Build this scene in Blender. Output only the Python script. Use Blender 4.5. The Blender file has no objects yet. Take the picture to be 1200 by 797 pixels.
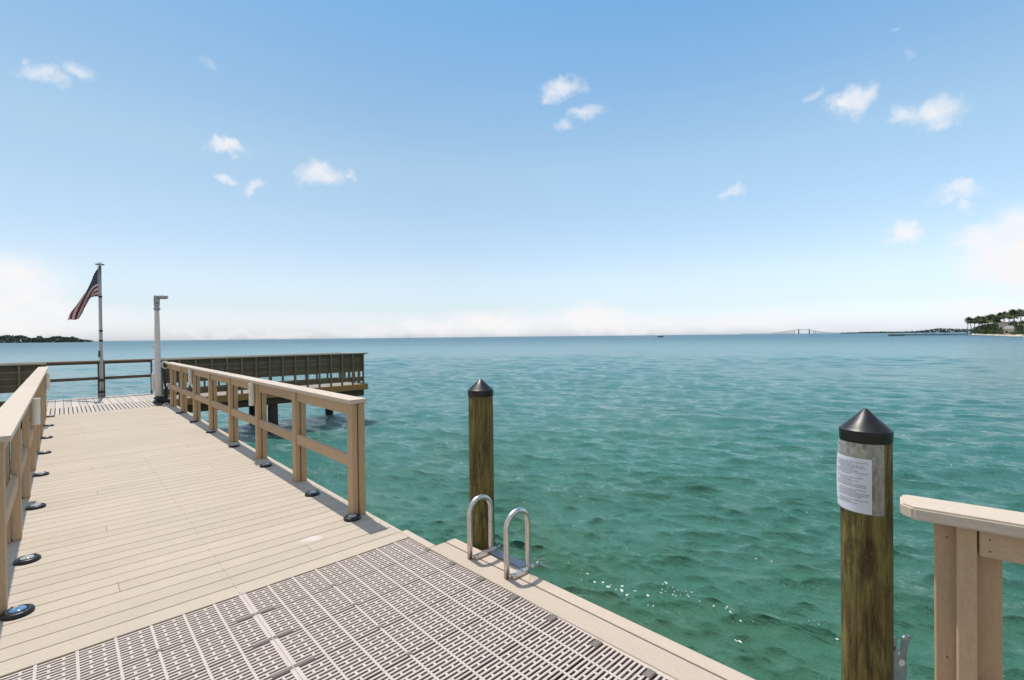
import bpy, bmesh, math, random
import numpy as np
from mathutils import Vector, Matrix, Quaternion
R = math.radians
random.seed(7); rng = np.random.default_rng(7)
SC = bpy.context.scene
COL = SC.collection

# ------------------------------------------------------------------ helpers
WATER_Z = -1.25
EYE = 1.60
YAW = math.atan(527 / 556.0)                    # view direction, right of the walkway
FW = Vector((math.sin(YAW), math.cos(YAW), 0)); RT = Vector((math.cos(YAW), -math.sin(YAW), 0))

def far(px, zc, z=WATER_Z):
    """a place on the water zc metres out along the bearing px"""
    p = FW * zc + RT * ((px - 600) / 556.0 * zc)
    return Vector((p.x, p.y, z))

def setp(o, label=None, cat=None, group=None, kind=None):
    if label: o['label'] = label
    if cat: o['category'] = cat
    if group: o['group'] = group
    if kind: o['kind'] = kind
    return o

def thing(name, label, cat, loc=(0, 0, 0), group=None, rz=0):
    o = bpy.data.objects.new(name, None); COL.objects.link(o)
    o.empty_display_size = 0.1
    o.location = loc; o.rotation_euler = (0, 0, rz)
    return setp(o, label, cat, group)

class M:
    """collects shapes into one mesh"""
    def __init__(s): s.bm = bmesh.new(); s.mi = 0
    def _new(s, faces):
        for f in faces: f.material_index = s.mi
    def hexa(s, c, bev=0.0, seg=1):
        b = bmesh.new()
        v = [b.verts.new(p) for p in c]
        for q in ((3, 2, 1, 0), (4, 5, 6, 7), (0, 1, 5, 4), (1, 2, 6, 5), (2, 3, 7, 6), (3, 0, 4, 7)):
            b.faces.new([v[i] for i in q])
        if bev > 0:
            bmesh.ops.bevel(b, geom=list(b.edges), offset=bev, segments=seg, affect='EDGES', profile=0.5)
        s.join(b); return s
    def join(s, b):
        mp = {}
        for v in b.verts: mp[v] = s.bm.verts.new(v.co)
        for f in b.faces:
            try:
                n = s.bm.faces.new([mp[v] for v in f.verts]); n.material_index = s.mi; n.smooth = f.smooth
            except ValueError: pass
        b.free()
    def box(s, x0, x1, y0, y1, z0, z1, bev=0.0, seg=1):
        return s.hexa([(x0, y0, z0), (x1, y0, z0), (x1, y1, z0), (x0, y1, z0), (x0, y0, z1), (x1, y0, z1), (x1, y1, z1), (x0, y1, z1)], bev, seg)
    def prism(s, pts, z0, z1):
        a = [s.bm.verts.new((x, y, z0)) for x, y in pts]; b = [s.bm.verts.new((x, y, z1)) for x, y in pts]
        n = len(pts); fs = [s.bm.faces.new(b), s.bm.faces.new(a[::-1])]
        for i in range(n): fs.append(s.bm.faces.new([a[i], a[(i + 1) % n], b[(i + 1) % n], b[i]]))
        s._new(fs); return s
    def tube(s, path, r, seg=10, caps=True):
        path = [Vector(p) for p in path]
        rs = r if hasattr(r, '__len__') else [r] * len(path)
        prev = None; rings = []
        for i, p in enumerate(path):
            t = (path[min(i + 1, len(path) - 1)] - path[max(i - 1, 0)]).normalized()
            if prev is None:
                u = t.orthogonal().normalized()
            else:
                u = (prev - t * prev.dot(t)).normalized()
            prev = u; w = t.cross(u)
            rings.append([s.bm.verts.new(p + (u * math.cos(2 * math.pi * k / seg) + w * math.sin(2 * math.pi * k / seg)) * rs[i]) for k in range(seg)])
        fs = []
        for a, b in zip(rings, rings[1:]):
            for k in range(seg):
                f = s.bm.faces.new([a[k], a[(k + 1) % seg], b[(k + 1) % seg], b[k]]); f.smooth = True; fs.append(f)
        if caps: fs += [s.bm.faces.new(rings[0][::-1]), s.bm.faces.new(rings[-1])]
        s._new(fs); return s
    def lathe(s, prof, c=(0, 0, 0), seg=32, smooth=True, jit=0.0):
        """prof: list of (radius, z)"""
        rings = []
        for r, z in prof:
            if r < 1e-6: rings.append([s.bm.verts.new((c[0], c[1], c[2] + z))])
            else:
                rings.append([s.bm.verts.new((c[0] + r * (1 + jit * math.sin(k * 1.7 + z * 3) * 0.6 + jit * math.sin(k * 0.6 + 1 + z)) * math.cos(2 * math.pi * k / seg),
                                              c[1] + r * (1 + jit * math.sin(k * 1.1 + z * 2)) * math.sin(2 * math.pi * k / seg), c[2] + z)) for k in range(seg)])
        fs = []
        for a, b in zip(rings, rings[1:]):
            for k in range(seg):
                if len(a) == 1 and len(b) == 1: continue
                if len(a) == 1: f = s.bm.faces.new([a[0], b[(k + 1) % seg], b[k]])
                elif len(b) == 1: f = s.bm.faces.new([a[k], a[(k + 1) % seg], b[0]])
                else: f = s.bm.faces.new([a[k], a[(k + 1) % seg], b[(k + 1) % seg], b[k]])
                f.smooth = smooth; fs.append(f)
        if len(rings[0]) > 1: fs.append(s.bm.faces.new(rings[0][::-1]))
        if len(rings[-1]) > 1: fs.append(s.bm.faces.new(rings[-1]))
        s._new(fs); return s
    def quad(s, a, b, c, d):
        f = s.bm.faces.new([s.bm.verts.new(p) for p in (a, b, c, d)]); f.material_index = s.mi; return f
    def poly(s, pts):
        f = s.bm.faces.new([s.bm.verts.new(p) for p in pts]); f.material_index = s.mi; return f
    def build(s, name, mats, parent=None, label=None, normals=True):
        me = bpy.data.meshes.new(name)
        if normals: bmesh.ops.recalc_face_normals(s.bm, faces=list(s.bm.faces))
        s.bm.to_mesh(me); s.bm.free()
        for m in (mats if isinstance(mats, (list, tuple)) else [mats]): me.materials.append(m)
        o = bpy.data.objects.new(name, me); COL.objects.link(o)
        if parent is not None: adopt(o, parent)
        if label: o['label'] = label
        return o

def adopt(o, parent):
    o.parent = parent
    if parent.type == 'EMPTY':
        o.matrix_parent_inverse = (Matrix.Translation(parent.location) @ Matrix.Rotation(parent.rotation_euler.z, 4, 'Z')).inverted()

def dup(root, loc, rz=0, sc=1, label=None, group=None):
    c = root.copy(); COL.objects.link(c); c.location = loc; c.rotation_euler = (0, 0, rz); c.scale = (sc,) * 3
    if label: c['label'] = label
    if group: c['group'] = group
    for ch in list(root.children):
        k = ch.copy(); COL.objects.link(k); k.parent = c
        for g in list(ch.children):
            q = g.copy(); COL.objects.link(q); q.parent = k
    return c

# ------------------------------------------------------------------ materials
def nt(name):
    m = bpy.data.materials.new(name); m.use_nodes = True
    t = m.node_tree; b = t.nodes['Principled BSDF']
    return m, t, b
def node(t, typ, **kw):
    n = t.nodes.new(typ)
    for k, v in kw.items():
        if k in n.bl_rna.properties: setattr(n, k, v)
        else: n.inputs[k.replace('_', ' ')].default_value = v
    return n
def ramp(t, src, stops, interp='LINEAR'):
    r = t.nodes.new('ShaderNodeValToRGB'); r.color_ramp.interpolation = interp
    el = r.color_ramp.elements
    while len(el) < len(stops): el.new(0.5)
    for e, (p, c) in zip(el, stops):
        e.position = p; e.color = (c, c, c, 1) if not hasattr(c, '__len__') else (*c, 1)
    t.links.new(src, r.inputs[0]); return r.outputs[0]
def mixc(t, fac, a, b, mode='MIX'):
    n = t.nodes.new('ShaderNodeMix'); n.data_type = 'RGBA'; n.blend_type = mode
    for s, v in ((n.inputs[0], fac), (n.inputs[6], a), (n.inputs[7], b)):
        if hasattr(v, 'is_linked'): t.links.new(v, s)
        elif hasattr(v, '__len__'): s.default_value = (*v[:3], 1)
        else: s.default_value = v
    return n.outputs[2]
def math_(t, op, a, b=None, c=None, clamp=False):
    n = t.nodes.new('ShaderNodeMath'); n.operation = op; n.use_clamp = clamp
    for s, v in zip(n.inputs, (a, b, c)):
        if v is None: continue
        if hasattr(v, 'is_linked'): t.links.new(v, s)
        else: s.default_value = v
    return n.outputs[0]
def noise(t, scale, detail=4, rough=0.55, stretch=(1, 1, 1), coord='Object', dist=0.0, rot=0.0):
    tc = t.nodes.new('ShaderNodeTexCoord'); mp = t.nodes.new('ShaderNodeMapping'); mp.inputs['Scale'].default_value = stretch; mp.inputs['Rotation'].default_value = (0, 0, rot)
    t.links.new(tc.outputs[coord], mp.inputs['Vector'])
    n = node(t, 'ShaderNodeTexNoise', Scale=scale, Detail=detail, Roughness=rough, Distortion=dist)
    t.links.new(mp.outputs[0], n.inputs['Vector']); return n.outputs[0]
def bump(t, b, h, strength, dist=0.01):
    n = node(t, 'ShaderNodeBump', Strength=strength, Distance=dist)
    t.links.new(h, n.inputs['Height']); t.links.new(n.outputs[0], b.inputs['Normal'])

def board(name, col, var=0.12, grain=(1, 12, 12), rough=0.7, stain=0.15, island=0.12, spec=0.35, scale=6):
    m, t, b = nt(name)
    g = noise(t, scale, 6, 0.65, grain)
    s = noise(t, 1.3, 5, 0.6)
    fine = noise(t, 160, 2, 0.6, grain and tuple(0.35 if q == min(grain) else 1 for q in grain))
    c = mixc(t, ramp(t, g, [(0.3, 0.0), (0.7, 1.0)]), tuple(x * (1 - var) for x in col), tuple(min(1, x * (1 + var)) for x in col))
    c = mixc(t, ramp(t, s, [(0.35, stain), (0.65, 0.0)]), c, tuple(x * 0.72 for x in col))
    c = mixc(t, ramp(t, fine, [(0.35, 0.22), (0.6, 0.0)]), c, tuple(x * 0.6 for x in col))
    geo = t.nodes.new('ShaderNodeNewGeometry')
    rv = ramp(t, geo.outputs['Random Per Island'], [(0, 1 - island), (1, 1 + island * 0.6)])
    c = mixc(t, 1.0, c, rv, 'MULTIPLY')
    t.links.new(c, b.inputs['Base Color'])
    b.inputs['Roughness'].default_value = rough; b.inputs['Specular IOR Level'].default_value = spec
    bump(t, b, fine, 0.25, 0.002)
    return m
def plain(name, col, rough=0.5, metal=0.0, var=0.1, scale=8, spec=0.5, bmp=0.0):
    m, t, b = nt(name)
    n = noise(t, scale, 5, 0.6)
    c = mixc(t, ramp(t, n, [(0.3, 0.0), (0.7, 1.0)]), tuple(x * (1 - var) for x in col), tuple(min(1, x * (1 + var)) for x in col))
    t.links.new(c, b.inputs['Base Color'])
    b.inputs['Metallic'].default_value = metal; b.inputs['Specular IOR Level'].default_value = spec
    r = ramp(t, n, [(0.3, max(0, rough - 0.08)), (0.7, min(1, rough + 0.08))])
    t.links.new(r, b.inputs['Roughness'])
    if bmp: bump(t, b, noise(t, scale * 6, 4, 0.6), bmp, 0.004)
    return m

MAT = {}
# decking: tan composite with a pale patch
def mk_deck():
    m = board('composite_decking', (0.55, 0.463, 0.370), 0.06, (1, 10, 10), 0.75, 0.22, 0.05, 0.25, 7)
    t = m.node_tree; b = t.nodes['Principled BSDF']
    src = b.inputs['Base Color'].links[0].from_socket
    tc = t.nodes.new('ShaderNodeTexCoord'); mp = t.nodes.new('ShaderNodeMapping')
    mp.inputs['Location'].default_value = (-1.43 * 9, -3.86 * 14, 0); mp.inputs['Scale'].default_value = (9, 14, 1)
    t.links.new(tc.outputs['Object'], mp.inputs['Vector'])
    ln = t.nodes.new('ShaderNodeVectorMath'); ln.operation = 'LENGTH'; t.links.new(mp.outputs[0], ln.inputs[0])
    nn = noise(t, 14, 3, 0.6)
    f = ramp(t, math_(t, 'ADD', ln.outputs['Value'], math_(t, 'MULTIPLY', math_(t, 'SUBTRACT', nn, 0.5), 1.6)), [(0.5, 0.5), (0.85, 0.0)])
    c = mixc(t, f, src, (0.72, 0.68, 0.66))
    # small grime specks and boot scuffs
    sp = noise(t, 38, 2, 0.5)
    c = mixc(t, ramp(t, sp, [(0.70, 0.0), (0.76, 0.35)]), c, (0.22, 0.17, 0.13))
    t.links.new(c, b.inputs['Base Color'])
    return m
MAT['deck'] = mk_deck()
MAT['deckY'] = board('pale_far_decking', (0.56, 0.50, 0.44), 0.06, (10, 1, 10), 0.75, 0.15, 0.10, 0.25, 7)
MAT['trim'] = board('composite_trim', (0.575, 0.475, 0.385), 0.05, (10, 1, 10), 0.75, 0.12, 0.05, 0.25, 7)
MAT['cap'] = board('bleached_cap', (0.63, 0.53, 0.43), 0.06, (10, 1, 10), 0.72, 0.14, 0.05, 0.3, 8)
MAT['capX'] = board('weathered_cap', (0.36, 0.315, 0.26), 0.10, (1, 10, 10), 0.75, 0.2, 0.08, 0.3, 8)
MAT['post'] = board('rail_post', (0.53, 0.37, 0.23), 0.08, (10, 10, 1), 0.75, 0.12, 0.08, 0.25, 8)
MAT['rail'] = board('rail_board', (0.55, 0.39, 0.25), 0.10, (10, 1, 10), 0.75, 0.15, 0.08, 0.25, 8)
MAT['grating'] = board('moulded_grating', (0.60, 0.51, 0.45), 0.03, (4, 4, 4), 0.6, 0.16, 0.03, 0.35, 7)
MAT['pad'] = board('grating_clip', (0.22, 0.19, 0.165), 0.25, (4, 4, 4), 0.7, 0.3, 0.1, 0.3, 40)
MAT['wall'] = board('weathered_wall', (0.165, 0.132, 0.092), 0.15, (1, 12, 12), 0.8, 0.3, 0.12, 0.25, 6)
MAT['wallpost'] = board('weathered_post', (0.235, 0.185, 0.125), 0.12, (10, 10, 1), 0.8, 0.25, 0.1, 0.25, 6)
MAT['fascia'] = board('stained_fascia', (0.36, 0.20, 0.075), 0.2, (1, 10, 10), 0.75, 0.3, 0.1, 0.3, 6)
MAT['beam'] = board('wet_timber', (0.10, 0.075, 0.045), 0.25, (3, 3, 3), 0.8, 0.4, 0.1, 0.3, 6)
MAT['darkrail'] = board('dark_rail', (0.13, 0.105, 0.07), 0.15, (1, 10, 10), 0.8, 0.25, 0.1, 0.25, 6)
MAT['pile'] = board('dark_pile', (0.045, 0.036, 0.025), 0.3, (8, 8, 1), 0.7, 0.3, 0.1, 0.35, 6)
def mk_piling():
    m, t, b = nt('treated_piling')
    g = noise(t, 5, 7, 0.68, (3.4, 3.4, 0.42), dist=0.9)
    g2 = noise(t, 22, 6, 0.7, (2.2, 2.2, 0.22), dist=0.5)
    kn = noise(t, 7, 3, 0.5, (1, 1, 0.35), dist=1.5)
    c = ramp(t, g, [(0.28, (0.11, 0.076, 0.028)), (0.44, (0.155, 0.122, 0.040)), (0.57, (0.225, 0.186, 0.056)), (0.75, (0.34, 0.295, 0.105))])
    c = mixc(t, ramp(t, g2, [(0.38, 0.75), (0.55, 0.0)]), c, (0.075, 0.040, 0.014))
    c = mixc(t, ramp(t, kn, [(0.60, 0.0), (0.68, 0.65)]), c, (0.045, 0.022, 0.010))
    c = mixc(t, ramp(t, noise(t, 60, 3, 0.6, (3, 3, 1)), [(0.60, 0.0), (0.72, 0.5)]), c, (0.30, 0.26, 0.12))
    crk = noise(t, 3.0, 5, 0.62, (4.2, 4.2, 0.26), dist=0.5)
    c = mixc(t, ramp(t, crk, [(0.475, 0.0), (0.497, 0.6), (0.503, 0.6), (0.522, 0.0)]), c, (0.030, 0.018, 0.008))
    t.links.new(c, b.inputs['Base Color']); b.inputs['Roughness'].default_value = 0.7; b.inputs['Specular IOR Level'].default_value = 0.25
    bump(t, b, math_(t, 'ADD', g, g2), 0.7, 0.012)
    return m
MAT['piling'] = mk_piling()
MAT['black'] = plain('black_plastic', (0.011, 0.011, 0.013), 0.38, 0, 0.15, 12)
MAT['blackhose'] = plain('black_rubber', (0.013, 0.013, 0.014), 0.5, 0, 0.2, 12)
MAT['steel'] = plain('brushed_aluminium', (0.66, 0.63, 0.60), 0.33, 1.0, 0.12, 30, bmp=0.1)
MAT['galv'] = plain('galvanised_steel', (0.40, 0.40, 0.46), 0.45, 0.85, 0.2, 30, bmp=0.1)
MAT['treadgrey'] = plain('grey_tread', (0.34, 0.35, 0.38), 0.5, 0.5, 0.15, 20)
MAT['whiteplastic'] = plain('white_plastic', (0.74, 0.73, 0.71), 0.45, 0, 0.04, 9)
MAT['greypaint'] = plain('pale_painted_post', (0.74, 0.66, 0.65), 0.5, 0, 0.06, 6)
MAT['lampgrey'] = plain('lamp_housing', (0.40, 0.38, 0.40), 0.45, 0.2, 0.2, 12)
MAT['poleal'] = plain('flagpole_metal', (0.42, 0.41, 0.42), 0.4, 0.6, 0.1, 9)
MAT['paper'] = plain('paper', (0.74, 0.74, 0.80), 0.85, 0, 0.03, 12)
MAT['ink'] = plain('print_ink', (0.30, 0.30, 0.36), 0.9, 0, 0.1, 12)
MAT['rope'] = plain('white_rope', (0.62, 0.58, 0.52), 0.9, 0, 0.15, 60, bmp=0.4)
def mk_sleeve():
    m, t, b = nt('clear_sleeve')
    b.inputs['Base Color'].default_value = (0.62, 0.62, 0.62, 1); b.inputs['Roughness'].default_value = 0.22
    n = noise(t, 55, 4, 0.6, (1, 1, 0.6))
    a = ramp(t, n, [(0.35, 0.16), (0.7, 0.50)])
    t.links.new(a, b.inputs['Alpha']); bump(t, b, n, 0.5, 0.004)
    return m
MAT['sleeve'] = mk_sleeve()
def mk_lens():
    m, t, b = nt('clear_lens')
    b.inputs['Base Color'].default_value = (0.42, 0.44, 0.46, 1); b.inputs['Roughness'].default_value = 0.08
    b.inputs['Coat Weight'].default_value = 1.0; b.inputs['Coat Roughness'].default_value = 0.03
    return m
MAT['lens'] = mk_lens()
m, t, b = nt('painted_sky_lens'); b.inputs['Base Color'].default_value = (0.09, 0.22, 0.45, 1); b.inputs['Roughness'].default_value = 0.12; b.inputs['Coat Weight'].default_value = 1.0; MAT['solar'] = m  # reflected sky blue put into the lens colour of the nearest light
MAT['red'] = plain('flag_red', (0.26, 0.018, 0.035), 0.85, 0, 0.08, 10)
MAT['white'] = plain('flag_white', (0.62, 0.60, 0.62), 0.85, 0, 0.04, 10)
MAT['navy'] = plain('flag_navy', (0.014, 0.020, 0.070), 0.85, 0, 0.08, 10)

def leafmat(name, a, b_):
    m, t, b = nt(name)
    geo = t.nodes.new('ShaderNodeNewGeometry')
    c = ramp(t, geo.outputs['Random Per Island'], [(0, a), (1, b_)])
    t.links.new(c, b.inputs['Base Color']); b.inputs['Roughness'].default_value = 0.55; b.inputs['Specular IOR Level'].default_value = 0.3
    return m
MAT['palm'] = leafmat('palm_frond', (0.05, 0.075, 0.025), (0.15, 0.165, 0.06))
MAT['leaf'] = leafmat('broad_leaf', (0.022, 0.045, 0.014), (0.085, 0.12, 0.035))
MAT['leaflight'] = leafmat('light_leaf', (0.05, 0.09, 0.02), (0.14, 0.18, 0.06))
MAT['farleaf'] = leafmat('far_leaf', (0.018, 0.045, 0.026), (0.045, 0.085, 0.045))
MAT['bark'] = plain('palm_bark', (0.19, 0.155, 0.12), 0.9, 0, 0.25, 3)
MAT['sand'] = plain('beach_sand', (0.55, 0.48, 0.37), 0.95, 0, 0.08, 0.3)
MAT['lawn'] = plain('shore_lawn', (0.10, 0.13, 0.035), 0.95, 0, 0.3, 0.2)
MAT['darkground'] = plain('mangrove_ground', (0.03, 0.045, 0.025), 0.95, 0, 0.3, 0.05)
MAT['stucco'] = plain('stucco', (0.55, 0.50, 0.42), 0.9, 0, 0.06, 1)
MAT['stuccow'] = plain('white_stucco', (0.74, 0.73, 0.71), 0.9, 0, 0.05, 1)
MAT['stuccop'] = plain('pink_stucco', (0.52, 0.35, 0.27), 0.9, 0, 0.06, 1)
MAT['roofg'] = plain('grey_roof', (0.32, 0.30, 0.30), 0.85, 0, 0.15, 2)
MAT['rooft'] = plain('tile_roof', (0.34, 0.19, 0.13), 0.85, 0, 0.15, 2)
MAT['glass'] = plain('window_glass', (0.03, 0.04, 0.05), 0.12, 0, 0.1, 2)
MAT['hazed_concrete'] = plain('hazed_concrete', (0.55, 0.56, 0.58), 0.9, 0, 0.1, 0.1)  # lightened so the tone carries the haze over the distant bridge
MAT['hull'] = plain('boat_hull', (0.70, 0.70, 0.70), 0.3, 0, 0.05, 2)
MAT['hulldark'] = plain('dark_boat_hull', (0.05, 0.06, 0.08), 0.3, 0, 0.1, 2)
MAT['foam_glint'] = plain('wake_foam_glint', (0.75, 0.77, 0.78), 0.9, 0, 0.1, 2)  # white shared by the wake and the imitated glints by the dock

# ------------------------------------------------------------------ camera
cam = bpy.data.cameras.new('camera'); co = bpy.data.objects.new('camera', cam); COL.objects.link(co)
cam.sensor_fit = 'HORIZONTAL'; cam.sensor_width = 36; cam.lens = 556 / 1200 * 36
cam.clip_start = 0.05; cam.clip_end = 80000
p_ = math.atan(3.9 / 556); r_ = R(0.6); UP = Vector((0, 0, 1))
fw = FW * math.cos(p_) - UP * math.sin(p_); up2 = UP * math.cos(p_) + FW * math.sin(p_)
rt3 = RT * math.cos(r_) - up2 * math.sin(r_); up3 = up2 * math.cos(r_) + RT * math.sin(r_)
mw = Matrix((rt3, up3, -fw)).transposed().to_4x4(); mw.translation = (0, 0, EYE)
co.matrix_world = mw; SC.camera = co

# ------------------------------------------------------------------ sun and sky
SUN_EL = R(67)
sl = bpy.data.lights.new('sun', 'SUN'); sl.energy = 3.75; sl.angle = R(0.53); sl.color = (1.0, 0.935, 0.84)
so = bpy.data.objects.new('sun', sl); COL.objects.link(so)
sd = Vector((0.035, math.cos(SUN_EL), math.sin(SUN_EL))).normalized()
so.rotation_euler = (-sd).to_track_quat('-Z', 'Y').to_euler(); so.location = sd * 50

W = bpy.data.worlds.new('World'); SC.world = W; W.use_nodes = True
t = W.node_tree; bg = t.nodes['Background']
sky = t.nodes.new('ShaderNodeTexSky'); sky.sky_type = 'NISHITA'; sky.sun_disc = False
sky.sun_elevation = SUN_EL; sky.sun_rotation = R(0); sky.altitude = 0; sky.air_density = 1.0; sky.dust_density = 0.7; sky.ozone_density = 1.6
tc = t.nodes.new('ShaderNodeTexCoord')
sep = t.nodes.new('ShaderNodeSeparateXYZ'); t.links.new(tc.outputs['Generated'], sep.inputs[0])
az = math_(t, 'MULTIPLY', math_(t, 'ARCTAN2', sep.outputs[0], sep.outputs[1]), 180 / math.pi)
el = math_(t, 'MULTIPLY', math_(t, 'ARCSINE', sep.outputs[2]), 180 / math.pi)
cmb = t.nodes.new('ShaderNodeCombineXYZ'); t.links.new(az, cmb.inputs[0]); t.links.new(el, cmb.inputs[1])
# puffy edges: warp the (azimuth, elevation) coordinates with noise
def wn(scale, detail, amp):
    n = node(t, 'ShaderNodeTexNoise', Scale=scale, Detail=detail, Roughness=0.6); t.links.new(tc.outputs['Generated'], n.inputs['Vector'])
    a = t.nodes.new('ShaderNodeVectorMath'); a.operation = 'SUBTRACT'; t.links.new(n.outputs['Color'], a.inputs[0]); a.inputs[1].default_value = (0.5, 0.5, 0.5)
    s = t.nodes.new('ShaderNodeVectorMath'); s.operation = 'MULTIPLY'; t.links.new(a.outputs[0], s.inputs[0]); s.inputs[1].default_value = (amp, amp * 0.8, 0)
    return s.outputs[0]
ad = t.nodes.new('ShaderNodeVectorMath'); ad.operation = 'ADD'; t.links.new(cmb.outputs[0], ad.inputs[0]); t.links.new(wn(9, 6, 5.5), ad.inputs[1])
ad2 = t.nodes.new('ShaderNodeVectorMath'); ad2.operation = 'ADD'; t.links.new(ad.outputs[0], ad2.inputs[0]); t.links.new(wn(38, 5, 2.6), ad2.inputs[1])
P = ad2.outputs[0]
def azel(px, py):
    v = FW + RT * ((px - 600) / 556) - UP * ((py - (394.6 - 0.0105 * (px - 600))) / 556)
    return math.degrees(math.atan2(v.x, v.y)), math.degrees(math.atan2(v.z, math.hypot(v.x, v.y)))
# (px, py, half width px, half height px, strength)
CLOUDS = [(48, 85, 26, 13, .55), (88, 86, 20, 12, .6), (66, 97, 20, 8, .4), (25, 68, 8, 5, .35),
          (272, 171, 24, 9, .75), (268, 211, 14, 8, .7), (304, 221, 14, 8, .55), (372, 205, 31, 15, .75), (408, 209, 10, 6, .4),
          (665, 101, 28, 15, .8), (692, 132, 20, 10, .6), (668, 145, 14, 9, .5), (655, 110, 16, 8, .5),
          (998, 121, 30, 17, .85), (1060, 136, 28, 14, .6), (1100, 132, 36, 21, .85), (1115, 145, 20, 10, .6), (960, 115, 10, 8, .35),
          (1125, 228, 40, 9, .6), (1130, 240, 16, 8, .45), (1062, 269, 30, 13, .85),
          (1170, 278, 80, 30, 1.0), (1190, 305, 85, 36, 1.0), (1220, 262, 80, 40, 1.0), (1185, 285, 70, 40, 1.0), (1260, 290, 90, 40, 1.0), (1135, 285, 30, 9, .8),
          (858, 226, 13, 7, .45), (255, 72, 9, 7, .18), (1050, 43, 8, 5, .15), (1075, 71, 8, 5, .18),
          (15, 338, 78, 42, 1.0), (-5, 330, 70, 44, 1.0), (-40, 340, 90, 48, 1.0), (50, 358, 60, 22, .8), (115, 375, 40, 16, .5), (20, 375, 120, 22, .8),
          (580, 380, 62, 18, .95), (690, 377, 80, 19, 1.0), (510, 384, 70, 13, .8), (430, 387, 60, 10, .6), (320, 392, 60, 6, .5), (760, 380, 60, 12, .7), (880, 379, 70, 13, .8), (830, 384, 90, 9, .6),
          (1150, 360, 80, 16, .7), (1000, 382, 120, 9, .5), (250, 394, 60, 5, .5)]
dens = None
for (px, py, hw, hh, st) in CLOUDS:
    a, e = azel(px, py); a1, _ = azel(px + hw, py); _, e1 = azel(px, py - hh)
    s = t.nodes.new('ShaderNodeVectorMath'); s.operation = 'SUBTRACT'; t.links.new(P, s.inputs[0]); s.inputs[1].default_value = (a, e, 0)
    q = t.nodes.new('ShaderNodeVectorMath'); q.operation = 'MULTIPLY'; t.links.new(s.outputs[0], q.inputs[0]); q.inputs[1].default_value = (1 / max(abs(a1 - a), .1), 1 / max(abs(e1 - e), .1), 0)
    l = t.nodes.new('ShaderNodeVectorMath'); l.operation = 'LENGTH'; t.links.new(q.outputs[0], l.inputs[0])
    mr = node(t, 'ShaderNodeMapRange'); mr.interpolation_type = 'SMOOTHSTEP'; t.links.new(l.outputs['Value'], mr.inputs[0])
    for k, v in zip((1, 2, 3, 4), (1.2, 0.12, 0.0, min(1, st * 1.05))): mr.inputs[k].default_value = v
    dens = mr.outputs[0] if dens is None else math_(t, 'MAXIMUM', dens, mr.outputs[0])
# unseen cloud glow added as fill light behind the viewer and to the sides
fill_bank = None
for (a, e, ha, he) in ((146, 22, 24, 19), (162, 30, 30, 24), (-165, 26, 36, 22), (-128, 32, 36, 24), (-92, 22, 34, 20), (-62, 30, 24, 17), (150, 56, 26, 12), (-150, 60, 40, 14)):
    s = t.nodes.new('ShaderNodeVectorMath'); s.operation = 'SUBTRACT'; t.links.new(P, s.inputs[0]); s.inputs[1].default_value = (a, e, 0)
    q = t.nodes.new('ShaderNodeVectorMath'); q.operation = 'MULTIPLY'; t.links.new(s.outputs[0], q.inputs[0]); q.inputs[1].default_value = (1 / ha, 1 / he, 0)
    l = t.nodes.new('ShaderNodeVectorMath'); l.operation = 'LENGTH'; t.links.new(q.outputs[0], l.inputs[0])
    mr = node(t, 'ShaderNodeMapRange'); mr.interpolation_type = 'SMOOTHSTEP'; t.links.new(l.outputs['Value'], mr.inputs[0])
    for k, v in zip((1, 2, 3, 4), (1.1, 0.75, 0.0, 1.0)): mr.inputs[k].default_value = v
    fill_bank = mr.outputs[0] if fill_bank is None else math_(t, 'MAXIMUM', fill_bank, mr.outputs[0])
tex = node(t, 'ShaderNodeTexNoise', Scale=26, Detail=6, Roughness=0.6); t.links.new(tc.outputs['Generated'], tex.inputs['Vector'])
dens = math_(t, 'MULTIPLY', dens, ramp(t, tex.outputs[0], [(0.32, 0.68), (0.55, 1.0)]))
# clean sea air: deeper blue overhead, whiter towards the horizon
gain = ramp(t, sep.outputs[2], [(0.0, (0.46, 0.52, 0.74)), (0.03, (0.455, 0.48, 0.63)), (0.06, (0.445, 0.445, 0.51)), (0.115, (0.525, 0.49, 0.485)), (0.33, (0.545, 0.56, 0.49)), (0.57, (0.315, 0.475, 0.51)), (1.0, (0.36, 0.44, 0.46))])
skyc = mixc(t, 1.0, mixc(t, 1.0, sky.outputs[0], gain, 'MULTIPLY'), (3.1, 3.1, 3.1), 'MULTIPLY')
evn = ramp(t, math_(t, 'MULTIPLY_ADD', sep.outputs[1], 0.5, 0.5), [(0.0, 0.60), (0.5, 0.58), (0.575, 0.565), (0.80, 0.48), (0.90, 0.43), (1.0, 0.41)])
skyc = mixc(t, 1.0, mixc(t, 1.0, skyc, evn, 'MULTIPLY'), (2.24, 2.22, 2.16), 'MULTIPLY')
c = mixc(t, dens, skyc, (9.6, 9.45, 9.55))
c = mixc(t, fill_bank, c, (5.0, 4.8, 4.6))
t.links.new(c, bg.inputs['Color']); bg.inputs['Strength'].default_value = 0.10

SC.view_settings.view_transform = 'Standard'; SC.view_settings.look = 'None'; SC.view_settings.gamma = 1; SC.view_settings.use_curve_mapping = False
SC.view_settings.exposure = 0.0
SC.cycles.use_denoising = True
SC.cycles.max_bounces = 8; SC.cycles.transparent_max_bounces = 8; SC.cycles.sample_clamp_indirect = 6

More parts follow.
